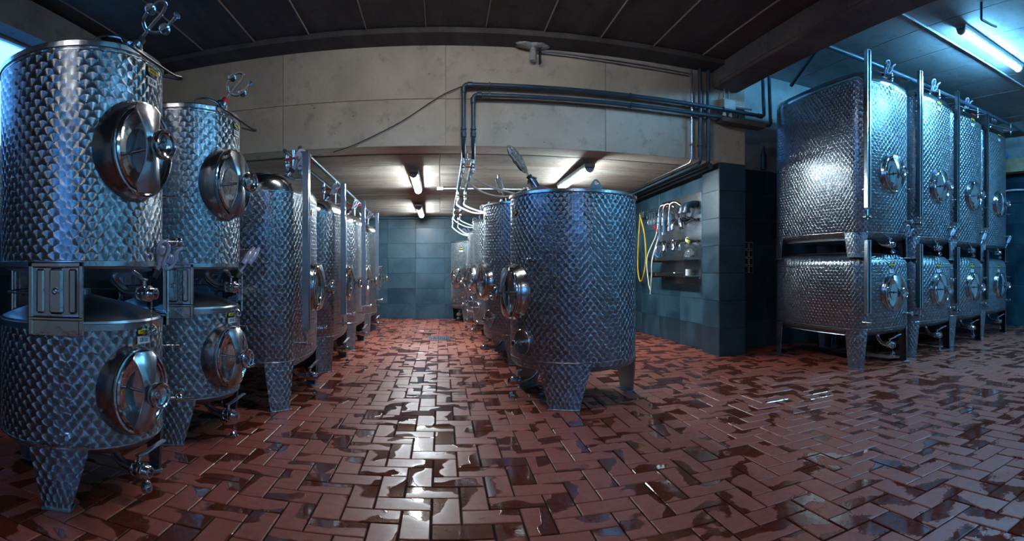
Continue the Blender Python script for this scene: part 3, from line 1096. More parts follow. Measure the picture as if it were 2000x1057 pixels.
# ------------------------------------------------------------ airlocks (own things, standing in a tank's neck)
def airlock(loc, lean, label, kind='bulb', s=1.0, spin=0.0, stop='black', plastic='glass', group=None):
    g = thing('fermentation_airlock', loc, 0, label, 'airlock', group)
    g.rotation_euler = (Vector((0, 0, 1)).rotation_difference(Vector(lean).normalized()).to_matrix() @ Matrix.Rotation(spin, 3, 'Z')).to_euler()
    g.scale = (s, s, s)
    obj('stopper', cached(('stop', stop), lambda: MB().lathe([(.018, -.012), (.024, .024), (.024, .034), (.012, .036), (0, .036)], n=20), M[stop], 'stopper'), g)
    if kind == 'bulb':
        def tb():
            p = [(0, 0, .02), (.0, 0, .13), (.003, 0, .20), (-.010, 0, .245), (-.040, 0, .235), (-.052, 0, .20), (-.055, 0, .155), (-.045, 0, .115), (-.01, 0, .092), (.03, 0, .105), (.052, 0, .14), (.058, 0, .185), (.060, 0, .235)]
            q = smooth_path(p, 5)
            for i, v in enumerate(q):      # the loop passes in front of the stem
                v.y = .016 * min(1, max(0, (i - 12) / 15))
            m_ = MB().tube(q, .0085, 12)
            m_.lathe([(.0085, 0), (.019, .012), (.019, .015), (.006, .013)], Matrix.Translation((.060, .016, .230)), 16)
            return m_
        obj('tube', cached('abtube', tb, M['glass'], 'tube'), g)
        for x_, z_ in ((-.054, .185), (.054, .15)):
            obj('bulb', cached('abulb', lambda: MB().lathe([(0, -.023)] + [(.030 * cos(t), .023 * sin(t)) for t in [-pi / 2 + pi * k / 10 for k in range(1, 10)]] + [(0, .024)], n=20), M['glass'], 'bulb'), g, Matrix.Translation((x_, .016, z_)))
    elif kind == 'swan':
        def tb():
            p = [(0, 0, .02), (0, 0, .06), (-.02, 0, .10), (-.045, 0, .13), (-.05, 0, .17), (-.02, 0, .195), (.012, 0, .175), (.02, 0, .13), (.02, 0, .09), (.045, 0, .065), (.075, 0, .09), (.080, 0, .14), (.07, 0, .175), (.095, 0, .215)]
            q = smooth_path(p, 5)
            return MB().tube(q, .012, 12)
        obj('tube', cached('swtube', tb, M[plastic], 'tube_' + 'swan'), g)
        for x_, z_ in ((-.026, .14), (.045, .12)):
            obj('chamber', cached(('chamb', plastic), lambda: MB().lathe([(0, -.03), (.018, -.026), (.026, -.01), (.026, .014), (.016, .028), (0, .03)], n=18), M[plastic], 'chamber'), g, Matrix.Translation((x_, .0, z_)))
    else:
        def tb():
            m_ = MB().tube([(0, 0, .02), (0, 0, .12)], .009, 10)
            m_.tube([(0, .0, .10), (0, 0, .26)], .008, 10)
            return m_
        obj('tube', cached(('cytube', plastic), tb, M[plastic], 'tube'), g)
        for k, x_ in enumerate((-.017, .018)):
            obj('chamber', cached(('cych', plastic, k), lambda: MB().lathe([(0, 0), (.017, .002), (.020, .02), (.022, .11), (.016, .14), (.012, .165), (.0, .168)], n=16), M[plastic], 'chamber'), g, Matrix.Translation((x_, 0, .10 + k * .035)))
        if kind == 'wrapped':
            def wr():
                m_ = MB(); rnd_ = random.Random(3)
                n = 14; prof = [(.014, .07), (.026, .11), (.034, .15), (.036, .19), (.032, .23), (.034, .27), (.022, .31), (.008, .33)]
                for r_, h_ in prof:
                    for i in range(n):
                        a = 2 * pi * i / n; q = r_ * rnd_.uniform(.72, 1.25)
                        m_.v.append(Vector((q * cos(a), q * sin(a), h_ + rnd_.uniform(-.006, .006))))
                for j in range(len(prof) - 1):
                    for i in range(n):
                        m_.f.append((j * n + i, j * n + (i + 1) % n, (j + 1) * n + (i + 1) % n, (j + 1) * n + i))
                return m_
            obj('bag', cached('wrap', wr, M['glass'], 'bag', 5), g)
    return g


def neck(root, x, y, z, lean, h=.09, r=.03):
    d = Vector(lean).normalized()
    m_ = frame((x, y, z), d)
    return obj('bung_neck', cached(('bneck', h, r), lambda: MB().lathe([(r, -.08), (r, h - .03), (r + .014, h - .028), (r + .014, h - .014), (r + .004, h - .012), (r + .004, h), (r - .006, h), (r - .006, h - .01), (0, h - .01)], n=22), M['steel'], 'bung_neck'), root, m_)


# ------------------------------------------------------------ round stacked tanks at the far left
SA = Sec(.43)


def a_deg(sec_r, d):
    return sec_r * radians(d)


def round_lower(y, label, group):
    R = .43
    r = thing('wine_tank', (-1.78, y, 0), 0, label, 'tank', group)
    obj('shell', cached('loA', lambda: loft(SA, [(0, .285), (0, .84)], False, False), M['marble'], 'shell'), r)
    obj('bottom', cached('loAb', lambda: loft(SA, [(.25, .225), (.14, .245), (.03, .265), (0, .287)][0:1] + [(.03, .250), (0, .287)], True, False), M['dome'], 'bottom'), r)
    obj('dome', cached('loAd', lambda: MB().lathe([(.425, .842), (.418, .862), (.39, .875), (.25, .925), (.08, .965), (.05, .97), (.05, 1.0), (0, 1.0)], n=72), M['dome'], 'dome'), r)
    for z, h in ((.835, .034), (.286, .012)):
        obj('rim', cached(('loAr', z), lambda: band(SA, z, h, .005), M['steel'], 'rim'), r)
    for d in (-67, 53, 173):
        l = obj('leg', cached(('loAl', d), lambda: leg_mesh(SA, a_deg(R, d), .30, .13, .30, 0), M['marble'], 'leg'), r)
        obj('weld_strip', cached(('loAw', d), lambda: rim_strip(SA, a_deg(R, d), .30, .298), M['steel'], 'weld_strip'), l)
    manway(r, SA.mount(a_deg(R, -17), .54), .93)
    badge(r, SA.mount(a_deg(R, -9), .806, .005), .9)
    capacity(r, SA.mount(a_deg(R, -9), .766, .006), '320 Ltr.')
    u = obj('outlet_union', cached('union', mk_union, M['bright'], 'outlet_union'), r, SA.mount(a_deg(R, 27), .43))
    obj('sampling_tap', cached('tap', mk_tap, M['bright'], 'sampling_tap'), r, SA.mount(a_deg(R, 27), .705))
    obj('plug', cached('bolt', mk_bolt, M['steel'], 'plug'), r, SA.mount(a_deg(R, -60), .34))
    for z in (.50, .63):
        obj('stud', cached('stud', lambda: MB().lathe([(.008, -.002), (.008, .004), (.005, .007), (0, .007)], n=10), M['steel'], 'stud'), r, SA.mount(a_deg(R, -58), z))
    drain_valve(r, SA.mount(a_deg(R, -10), .175, -.045), True, False, .05 if y < 3 else .11)
    return r


def mk_footplate(h=.335, w_=.265):
    mb = MB(); t = .006
    mb.box((0, -h / 2 + .035, 0), (w_, .07, t), b=.001)
    for x_ in (-w_ / 2 + .012, w_ / 2 - .012):
        mb.box((x_, 0, .006), (.024, h, .018), b=.005)
    mb.box((0, h / 2 - .012, .006), (w_, .024, .018), b=.005)
    mb.box((0, -h / 2 + .078, .008), (w_, .020, .020), b=.006)
    mb.box((0, .03, -.014), (w_ - .03, h - .11, .006), b=.002)
    for x_ in (-.078, .078):
        mb.box((x_, .035, -.008), (.040, h - .13, .020), b=.009)
    mb.box((0, .035, -.004), (.066, h - .125, .026), b=.011)
    for sx in (-1, 1):
        mb.box((sx * (w_ / 2 - .022), .03, -.006), (.006, h - .1, .02))
    return mb


def round_upper(y, label, group, s=1.0):
    R = .43
    r = thing('wine_tank', (-1.78, y, .80), 0, label, 'tank', group)
    r0 = -.80
    obj('shell', cached('upA', lambda: loft(SA, [(0, 1.12 + r0), (0, 2.118 + r0)], False, False), M['marble'], 'shell'), r)
    obj('bottom', cached('upAb', lambda: MB().lathe([(0, 1.035 + r0), (.12, 1.04 + r0), (.33, 1.085 + r0), (.415, 1.105 + r0), (.43, 1.125 + r0)], n=72), M['dome'], 'bottom'), r)
    obj('dome', cached('upAd', lambda: MB().lathe([(.43, 2.118 + r0), (.43, 2.14 + r0), (.42, 2.152 + r0), (.36, 2.156 + r0), (.12, 2.20 + r0), (0, 2.21 + r0)], n=72), M['steel'], 'dome'), r)
    for z, h in ((2.13, .03), (1.128, .030), (2.105, .006)):
        obj('rim', cached(('upAr', z), lambda: band(SA, z + r0, h, .007 if h > .01 else .002), M['steel'], 'rim'), r)
    for d in (-67, 53, 173):
        l = obj('leg', cached('footplate', mk_footplate, M['bright'], 'leg', 30), r, SA.mount(a_deg(R, d), .967 + r0, .008))
        obj('bolt', cached('fpbolt', lambda: MB().lathe([(.017, .004), (.017, .013), (.013, .015), (.008, .012), (.006, .016), (0, .016)], n=20), M['bright'], 'bolt'), l, Matrix.Translation((0, .035, .0)))
    manway(r, SA.mount(a_deg(R, -16), 1.655 + r0), 1.03)
    badge(r, SA.mount(a_deg(R, 1), 2.065 + r0, .005))
    capacity(r, SA.mount(a_deg(R, 1), 2.015 + r0, .004), '525 Ltr.', .088, .040)
    obj('outlet_union', cached('union', mk_union, M['bright'], 'outlet_union'), r, SA.mount(a_deg(R, 27), 1.245 + r0))
    obj('sampling_tap', cached('tap', mk_tap, M['bright'], 'sampling_tap'), r, SA.mount(a_deg(R, 36), 1.49 + r0, -.02))
    drain_valve(r, SA.mount(a_deg(R, -4), 1.015 + r0, -.05), True, True, .15)
    for sg in (-1, 1):
        pass
    obj('tie_bar', cached('tieb', lambda: MB().tube([Vector((.39 * cos(radians(a)), .39 * sin(radians(a)), .985 + r0)) for a in range(60, 292, 8)], .005, 6), M['steel'], 'tie_bar'), r)
    neck(r, .27, .0, 2.15 + r0, (.42, .42, .8), .12, .030)
    def clampw():
        z = 2.15 + r0
        p = [at(q0, q1, q2) - Vector((-1.78, 2.25, .80)) for q0, q1, q2 in ((184, 84, 2.62), (188, 74, 2.62), (212, 70, 2.62), (236, 73, 2.52), (242, 82, 2.46), (262, 95, 2.46), (300, 121, 2.55), (338, 146, 2.66), (354, 151, 2.7), (350, 155, 2.71), (318, 149, 2.74))]
        return MB().tube(smooth_path(p, 3), .006, 8)
    obj('lid_clamp', cached('clampw', clampw, M['darksteel'], 'lid_clamp'), r)
    return r


gA = 'stacked round tanks at the left wall'
round_lower(2.25, 'lower round steel tank with 320 litre plate, nearest at the far left', gA)
round_upper(2.25, 'upper round steel tank with 525 litre plate, nearest at the far left', gA)
round_lower(3.35, 'lower round steel tank with 320 litre plate, second stack behind the nearest', gA)
round_upper(3.35, 'upper round steel tank with 525 litre plate, second stack behind the nearest', gA)
for y, st, lb in ((2.25, 'black', 'double bulb glass airlock with black stopper on the nearest upper tank'), (3.35, 'red', 'double bulb glass airlock with red stopper on the second upper tank')):
    d = Vector((.42, .42, .8)).normalized()
    airlock(Vector((-1.51, y, 2.15)) + d * .118, d, lb, 'bulb', 1.1, radians(38), st)
airlock((-1.36, 2.30, 1.07), (.25, .35, .9), 'lilac plastic swan neck airlock above the nearest middle valve', 'swan', .92, radians(60), 'black', 'lilac')
airlock((-1.36, 3.40, 1.05), (.25, .75, .75), 'clear plastic airlock with two cylinders leaning off the second stack', 'cylinder', 1.05, radians(60), 'black', 'lilac')


# ------------------------------------------------------------ flat sided tanks: left row
SL = Sec(.62, .60, .24, .035)
SLq = SL.L


def corner_s(sec, a, b, right=True):
    """arc length of the front corner"""
    best = min(range(len(sec.P)), key=lambda k: -(sec.P[k].x / a + (1 if right else -1) * sec.P[k].y / b))
    return sec.cum[best]


def corner_b(sec, a, b, right=True):
    best = min(range(len(sec.P)), key=lambda k: -(-sec.P[k].x / a + (1 if right else -1) * sec.P[k].y / b))
    return sec.cum[best]


def flat_tank(name, loc, rotz, label, group, sec, a, b, z0, z1, sh, key, legs=True, leg_w=(.27, .17), mz=.95, ms=.95, mo=.0,
              ch=None, bz=None, cap=None, uz=None, tz=None, dv=True, chain=.10, legz=0.0, badge_s=1.0, uo=.30, dz=None, flip=False, marble_top=False):
    r = thing(name, loc, rotz, label, 'tank', group)
    top = shoulder(z1, sh)
    obj('shell', cached((key, 'sh'), lambda: loft(sec, [(.07, z0 - .05), (.035, z0 - .035), (.01, z0 - .012), (0, z0 + .012), (0, z1)] + (top[1:] if marble_top else []), False, False), M['marble'], 'shell'), r)
    zt = top[-1][1]
    obj('dome', cached((key, 'dm'), lambda: loft(sec, ([(sh, zt)] if marble_top else top) + [(.20, zt + .004), (.45, zt + .025), (.8, zt + .035)], False, True), M['dome' if marble_top else 'neck'], 'dome'), r)
    obj('bottom', cached((key, 'bt'), lambda: loft(sec, [(.6, z0 - .08), (.13, z0 - .065), (.07, z0 - .05)], True, False), M['dome'], 'bottom'), r)
    for zz in (z0 + .02, z1 - .01):
        obj('weld_seam', cached((key, 'ws', zz), lambda: band(sec, zz, .006, .0025), M['steel'], 'weld_seam'), r)
    if legs:
        for q in (corner_s(sec, a, b, True), corner_s(sec, a, b, False), corner_b(sec, a, b, True), corner_b(sec, a, b, False)):
            l = obj('leg', cached((key, 'leg', round(q, 3)), lambda: leg_mesh(sec, q, leg_w[0], leg_w[1], z0 + .02, legz), M['marble'], 'leg'), r)
            obj('weld_strip', cached((key, 'lw', round(q, 3)), lambda: rim_strip(sec, q, leg_w[0], z0 + .018), M['steel'], 'weld_strip'), l)
    manway(r, sec.mount(mo, mz, -.012), ms)
    if ch:
        y_, so, c0, c1 = ch
        channel(r, (a + so, y_), c0, c1, (1, 0))
        obj('gauge_cock', cached('cock', mk_cock, M['bright'], 'gauge_cock'), r, frame((a + so - .04, y_, c0 - .10), (1, 0, 0)))
    if bz:
        badge(r, sec.mount(bz[0], bz[1], .004), badge_s)
    if cap:
        capacity(r, sec.mount(cap[0], cap[1], .004), cap[2], .07, .04, .028)
    if uz:
        m_ = sec.mount(uo, uz, 0)
        u = obj('outlet_union', cached('union', mk_union, M['bright'], 'outlet_union'), r, m_)
    if tz:
        obj('sampling_tap', cached('tap', mk_tap, M['bright'], 'sampling_tap'), r, sec.mount(uo + .04, tz, 0))
    if dv:
        drain_valve(r, sec.mount(0, z0 - .15 if dz is None else dz, -.035), True, flip, chain)
    return r


gL = 'flat sided tanks in the left row'
Lnames = ['tall flat sided steel tank, first and largest in the left row', 'tall flat sided steel tank, second in the left row',
          'tall flat sided steel tank, third in the left row', 'tall flat sided steel tank, fourth and last before the end wall on the left']
LY = [4.53, 6.16, 7.70, 9.26]
Lflat = []
for y, nm in zip(LY, Lnames):
    Lflat.append(flat_tank('wine_tank', (-1.78, y, 0), 0, nm, gL, SL, .62, .60, .36, 1.72, .15, 'L', mz=.95, ms=.98, mo=.09,
              ch=(-.36, .09, .61, 2.04), bz=(.05, 1.60), uz=.56, tz=1.16, chain=.12, badge_s=.9, uo=.32))
    neck(Lflat[-1], .40, .05, 1.88, (.5, .15, .8), .10)
Ll = ['lilac plastic swan neck airlock above the first tall tank of the left row', 'glass airlock leaning from the second tall tank of the left row',
      'glass airlock leaning from the third tall tank of the left row', 'glass airlock on the last tall tank of the left row']
for k, y in enumerate(LY):
    d = Vector((.5, .15, .8)).normalized()
    airlock(Vector((-1.38, y + .05, 1.88)) + d * .10, d, Ll[k], 'swan', 1.15 if k == 0 else .9, radians(70), 'black', 'lilac' if k == 0 else 'glass')

# ------------------------------------------------------------ stacked flat tanks: right row
KA, KB = .84, .44
SK = Sec(KA, KB, .17, .03)
KP = [(4.56, 4.16), (5.64, 4.30), (6.66, 4.44), (7.74, 4.62)]
KT = [3.50, 3.60, 3.64, 3.66]
ords = ['first and nearest', 'second', 'third', 'fourth and farthest']
gK = 'stacked flat sided tanks in the right row'
for k, ((x, y), zt) in enumerate(zip(KP, KT)):
    sh_ = zt - 3.50
    c = (x, y + KA, 0)
    flat_tank('wine_tank', c, -pi / 2, 'lower steel tank of the %s stack in the right row' % ords[k], gK, SK, KA, KB, .42, 1.15, .13, 'KL',
              leg_w=(.28, .19), mz=.84, ms=.98, mo=.04, ch=(-.37, .035, .62, 1.42), bz=(.02, 1.155), cap=(.02, 1.085, '100 l'), marble_top=True, uz=.58, tz=.98, chain=.08 if k != 1 else .16, uo=.30)
    u = flat_tank('wine_tank', (x, y + KA, 1.28), -pi / 2, 'upper steel tank of the %s stack in the right row' % ords[k], gK, SK, KA, KB, 1.50 - 1.28, 3.20 + sh_ - 1.28, .12, ('KU', k),
              leg_w=(.30, .22), mz=2.20 - 1.28, ms=1.0, mo=.03, ch=(-.37, .035, 1.78 - 1.28, zt - 1.28), bz=(.03, 3.20 + sh_ - 1.28), uz=1.67 - 1.28, tz=2.06 - 1.28, chain=.05, legz=1.235 - 1.28, uo=.30, dz=1.415 - 1.28, flip=True)
    capacity(u, SK.mount(.03, 3.12 + sh_ - 1.28, .004), '100 l', .07, .04, .028)
    # neck and lid clamp on top, near the front
    neck(u, KA - .22, .08, 3.30 + sh_ - 1.28, (.35, .25, .9), .10)
    def cl():
        z = .0
        p = [(-.10, -.16, .02), (-.06, -.16, .05), (.02, -.08, .05), (.05, -.05, .03), (.14, .10, .02), (.22, .26, .0), (.20, .28, -.01), (.12, .22, -.01)]
        return MB().tube(smooth_path(p, 3), .006, 8)
    obj('lid_clamp', cached('kclamp', cl, M['steel'], 'lid_clamp'), u, Matrix.Translation((KA - .12, 0, 3.34 + sh_ - 1.28)))
    d = Vector((.25, -.35, .9)).normalized()
    airlock(Vector((x + .08, y + .22, 3.30 + sh_)) + d * .10, d, 'glass airlock on top of the %s stack in the right row' % ords[k], 'swan', 1.0, 0, 'black', 'glass')
    airlock((x + .20, y - .06, 1.47), (.5, -.1, .8), ('glass' if k == 0 else 'lilac plastic') + ' airlock between the two tanks of the %s stack' % ords[k], 'swan' if k == 0 else 'cylinder', .85, 0, 'black', 'glass' if k == 0 else 'lilac')


# ------------------------------------------------------------ round tanks: right row of the aisle
def round_big(x, y, R, z0, z1, phi, label, key, zm=.92, ms=1.0, leg0=-111.6, disc=True, plate=False, legw=(.44, .24), lug=True, chain=.1, union_z=.45):
    sec = Sec(R)
    r = thing('wine_tank', (x, y, 0), 0, label, 'tank', 'round tanks in the right row of the aisle')
    obj('shell', cached((key, 's'), lambda: loft(sec, [(.03, z0 - .045), (.008, z0 - .02), (0, z0 + .02), (0, z1 - .02)], False, False), M['marble'], 'shell'), r)
    obj('bottom', cached((key, 'b'), lambda: MB().lathe([(0, z0 - .07), (R * .8, z0 - .065), (R - .03, z0 - .045)], n=72), M['dome'], 'bottom'), r)
    obj('rim', cached((key, 'r'), lambda: band(sec, z1 - .012, .034, .014), M['steel'], 'rim'), r)
    obj('weld_seam', cached((key, 'w'), lambda: band(sec, z0 + .03, .006, .0025), M['steel'], 'weld_seam'), r)
    obj('dome', cached((key, 'd'), lambda: MB().lathe([(R, z1 - .02), (R + .006, z1), (R - .02, z1 + .004), (R * .5, z1 + .04), (.1, z1 + .07), (0, z1 + .07)], n=72), M['dome'], 'dome'), r)
    for k in range(3):
        q = radians(leg0 + 120 * k) * R
        l = obj('leg', cached((key, 'l', k), lambda: leg_mesh(sec, q, legw[0], legw[1], z0 + .03, 0), M['marble'], 'leg'), r)
        obj('weld_strip', cached((key, 'lw', k), lambda: rim_strip(sec, q, legw[0], z0 + .028), M['steel'], 'weld_strip'), l)
    manway(r, sec.mount(radians(phi) * R, zm), ms)
    if disc:
        dd = obj('level_disc', cached('disc', lambda: MB().lathe([(.105, -.02), (.105, .012), (.101, .017), (.085, .014), (.02, .012), (0, .012)], n=40), M['steel'], 'level_disc'), r, sec.mount(radians(phi + 13) * R, .51))
        obj('stub', cached('union', mk_union, M['bright'], 'stub'), dd)
    if plate:
        badge(r, sec.mount(radians(phi + 8) * R, z1 - .15, .005))
        capacity(r, sec.mount(radians(phi + 8) * R, z1 - .21, .004), '320 Ltr.')
    else:
        badge(r, sec.mount(radians(phi - 1) * R, z1 - .16, .005), .9)
    if union_z:
        obj('outlet_union', cached('union', mk_union, M['bright'], 'outlet_union'), r, sec.mount(radians(phi - 6) * R, union_z))
    obj('sampling_tap', cached('tap', mk_tap, M['bright'], 'sampling_tap'), r, sec.mount(radians(phi + 22) * R, zm + .27))
    drain_valve(r, sec.mount(radians(phi + 2) * R, z0 - .13, -.03), True, False, chain)
    if lug:
        for a in (95, 275):
            m_ = sec.mount(radians(a) * R, z1 + .02, -.004)
            def lg():
                mb_ = MB()
                ring = [(.016 * cos(t), .026 + .016 * sin(t)) for t in [2 * pi * j / 12 for j in range(12)]]
                out = [(.05, -.03), (.052, -.01), (.03, .035), (.012, .056), (-.012, .056), (-.03, .035), (-.052, -.01), (-.05, -.03)]
                # plate with a hole: outer outline joined to the hole
                no, nh = len(out), len(ring)
                vs_ = [(x_, y_, z_) for z_ in (0, .008) for x_, y_ in out + ring]
                import mathutils
                tri = mathutils.geometry.delaunay_2d_cdt([Vector(p) for p in out + ring], [(i, (i + 1) % no) for i in range(no)] + [(no + i, no + (i + 1) % nh) for i in range(nh)], [], 0, 1e-5)
                fs = []
                for f in tri[2]:
                    c_ = sum((Vector(tri[0][i]) for i in f), Vector((0, 0))) / len(f)
                    if (c_ - Vector((0, .026))).length > .0155:
                        o_ = [tri[3][i][0] for i in f]
                        fs.append(tuple(o_)); fs.append(tuple(i + no + nh for i in reversed(o_)))
                k_ = no + nh
                fs += [(i, (i + 1) % no, (i + 1) % no + k_, i + k_) for i in range(no)]
                fs += [(no + (i + 1) % nh, no + i, no + i + k_, no + (i + 1) % nh + k_) for i in range(nh)]
                return mb_.add(vs_, fs)
            obj('lifting_lug', cached('lug', lg, M['steel'], 'lifting_lug'), r, m_)
    return r


F = round_big(1.15, 4.6, .55, .34, 1.735, 195, 'large round steel tank standing alone at the front of the right row', 'F', .915, 1.03, union_z=None)
obj('grip', MB().tube(smooth_path([(-.035, 0, 0), (-.033, 0, .03), (.03, 0, .035), (.035, -.012, .03)]), .008, 8).mesh('grip', M['darksteel']), F, Sec(.55).mount(radians(220) * .55, 1.17))
d = Vector((-.55, .05, .8)).normalized()
neck(F, -.33, -.05, 1.80, d, .10, .034)
obj('filler_dome', MB().lathe([(.20, -.03), (.10, .035), (.04, .06), (0, .06)], Matrix.Translation((-.30, -.05, 1.755)), 32).mesh('filler_dome', M['dome']), F)
airlock(Vector((.82, 4.55, 1.80)) + d * .095, d, 'bag wrapped clear airlock leaning left from the big round front tank', 'wrapped', 1.05, 0, 'black', 'glass')
G = round_big(1.13, 6.7, .60, .31, 1.90, 192, 'round steel tank directly behind the big round front tank', 'G', .95, 1.0, leg0=-115, legw=(.36, .2), lug=False)
H = round_big(1.10, 8.5, .60, .31, 1.86, 190, 'round steel tank, third in the right row of the aisle', 'H', .95, 1.0, leg0=-115, legw=(.36, .2), lug=False)
I_ = round_big(1.08, 10.2, .58, .31, 1.82, 190, 'round steel tank, fourth in the right row of the aisle', 'I', .95, 1.0, leg0=-115, legw=(.36, .2), lug=False)
J_ = round_big(.62, 11.62, .41, .33, 1.70, 232, 'short round steel tank at the end of the right row by the end wall', 'J', .93, .98, leg0=-100, legw=(.26, .16), lug=False, plate=True, chain=.06)
for (x, y, z, lb, kd) in ((.78, 6.6, 1.95, 'glass airlock on the second tank of the right row', 'cylinder'), (.72, 8.4, 1.91, 'glass airlock on the third tank of the right row', 'swan'),
                      (.70, 10.1, 1.87, 'glass airlock on the fourth tank of the right row', 'swan'), (.56, 11.6, 1.78, 'white airlock on the short tank by the end wall', 'swan')):
    airlock((x, y, z), (-.3, 0, .95), lb, kd, 1.1, 0, 'black', 'glass')
for tk, x, z in ((G, -.36, 1.93), (H, -.38, 1.89), (I_, -.38, 1.85), (J_, -.06, 1.76)):
    neck(tk, x, 0, z, (0, 0, 1), .05, .028)

# ------------------------------------------------------------ pipes
def pipe_thing(name, pts, r, mat, label, cat='pipe', group=None, couplers=(), n=12, smooth=True):
    o = bpy.data.objects.new(name, MB().tube(pts, r, n).mesh(name, M[mat], 50)); C.objects.link(o)
    tag(o, label, cat, group)
    for c_, d_, l_ in couplers:
        d_ = Vector(d_).normalized()
        obj('coupler', MB().lathe([(r * 1.0, -l_ / 2 - .004), (r * 1.28, -l_ / 2), (r * 1.28, l_ / 2), (r, l_ / 2 + .004)], frame(c_, d_), 16).mesh('coupler', M[mat]), o)
    return o


def bend(p, r=.03, n=4):
    """round the corners of a polyline"""
    P = [Vector(q) for q in p]; out = [P[0]]
    for i in range(1, len(P) - 1):
        a = (P[i - 1] - P[i]).normalized(); b = (P[i + 1] - P[i]).normalized()
        s_, e_ = P[i] + a * r, P[i] + b * r
        for k in range(n + 1):
            t = k / n
            out.append(s_.lerp(P[i], t).lerp(P[i].lerp(e_, t), t))
    out.append(P[-1])
    return out


def clips(parent, pts, d, r):
    for p in pts:
        obj('clip', cached(('clip', r), lambda: MB().lathe([(r * 1.02, -.008), (r * 1.35, -.008), (r * 1.35, .008), (r * 1.02, .008)], n=16).box((0, -r * 2.2, 0), (.010, r * 3, .010)).box((0, r * 1.6, 0), (.02, .012, .012)), M['pipe'], 'clip'), parent, frame(p, d, (0, -1, 0)))


PY = 5.80
pr = .024
p1 = pipe_thing('supply_pipe', bend([(.25, 11.6, 2.20), (.25, 6.05, 2.36), (.24, 5.86, 2.42), (.24, PY, 2.52), (.24, PY, 3.10), (3.97, PY, 3.10), (3.97, PY + .05, 3.9)], .05), pr, 'pipe',
                'dark blue pipe along the concrete beam, upper of the two, running back over the aisle', group='blue pipes on the beam', couplers=[((.24, PY, 2.56), (0, 0, 1), .05), ((.24, PY, 3.04), (0, 0, 1), .06), ((.31, PY, 3.10), (1, 0, 0), .05), ((3.91, PY, 3.10), (1, 0, 0), .06)])
p2 = pipe_thing('supply_pipe', bend([(.36, 11.6, 2.20), (.36, 6.05, 2.34), (.345, 5.86, 2.42), (.345, PY, 2.52), (.345, PY, 2.99), (4.06, PY - .02, 2.99), (4.06, PY + .03, 3.9)], .05), pr, 'pipe',
                'dark blue pipe along the concrete beam, lower of the two, running back over the aisle', group='blue pipes on the beam', couplers=[((.345, PY, 2.56), (0, 0, 1), .05), ((.345, PY, 2.93), (0, 0, 1), .06), ((.41, PY, 2.99), (1, 0, 0), .05)])
for x in (.52, 2.13, 3.35):
    clips(p1, [(x, PY, 3.10)], (1, 0, 0), pr); clips(p2, [(x, PY, 2.99)], (1, 0, 0), pr)
clips(p1, [(.24, PY, 2.62)], (0, 0, 1), pr); clips(p2, [(.345, PY, 2.62)], (0, 0, 1), pr)


def ball_valve(parent, p, d=(0, 0, -1), hx=1):
    """valve hanging from an overhead pipe at p"""
    m_ = frame(p, d, (0, 1, 0))
    v = obj('valve', cached('bvalve', lambda: MB().lathe([(.016, -.03), (.016, .02), (.022, .024), (.022, .05), (.015, .054), (.026, .07), (.026, .09), (.015, .104), (.022, .108), (.022, .130), (.012, .134), (.014, .15), (.010, .154), (.013, .165), (.0, .166)], n=16).box((0, .028, .08), (.02, .03, .02), b=.004), M['galv'], 'valve'), parent, m_)
    obj('handle', cached(('bh', hx), lambda: MB().box((hx * .045, .045, .08), (.11, .008, .018), b=.003).box((hx * .09, .051, .078), (.04, .006, .014), b=.002), M['red'], 'handle'), v)
    return v


def hose(pts, label, r=.013, mat='hose', group=None, n=10):
    o = bpy.data.objects.new('hose', MB().tube(smooth_path(pts, 7), r, n).mesh('hose', M[mat], 60)); C.objects.link(o)
    return tag(o, label, 'hose', group)


def pz(y, z0=2.36, y0=6.05, z1=2.20, y1=11.6):
    return z0 + (z1 - z0) * (y - y0) / (y1 - y0)


HV = [6.02, 8.05, 9.9, 11.2]
for y in HV:
    for pp, x in ((p1, .245), (p2, .355)):
        ball_valve(pp, (x, y, pz(y) - .02), hx=1 if x > .3 else -1)
gh = 'clear hoses from the overhead valves'
ends = [((.80, 4.95, 1.86), (1.15, 4.75, 1.84)), ((.85, 6.75, 1.96), (1.0, 6.9, 1.96)), ((.80, 8.55, 1.91), (.95, 8.6, 1.91)), ((.80, 10.2, 1.86), (.78, 10.3, 1.86))]
wh = ['first', 'second', 'third', 'fourth']
for k, y in enumerate(HV):
    for q, x in enumerate((.245, .355)):
        e = Vector(ends[k][q])
        z = pz(y) - .19
        s0 = Vector((x, y, z))
        mid = s0.lerp(e, .35) + Vector((0, -.06, -.16 + .02 * q)); mid2 = s0.lerp(e, .72) + Vector((0, 0, -.13))
        hose([s0 + Vector((0, 0, .03)), s0 + Vector((0, 0, -.05)), mid, mid2, e], 'clear hose sagging from the %s %s overhead valve to the right row tanks' % (wh[k], ('left', 'right')[q]), group=gh)
for k, y in enumerate(HV[:3]):
    obj('bracket', MB().box((.30, y + .12, pz(y) + .0), (.16, .02, .012)).box((.30, y + .12, pz(y) + .05), (.012, .02, .10)).mesh('bracket', M['galv']), p1)

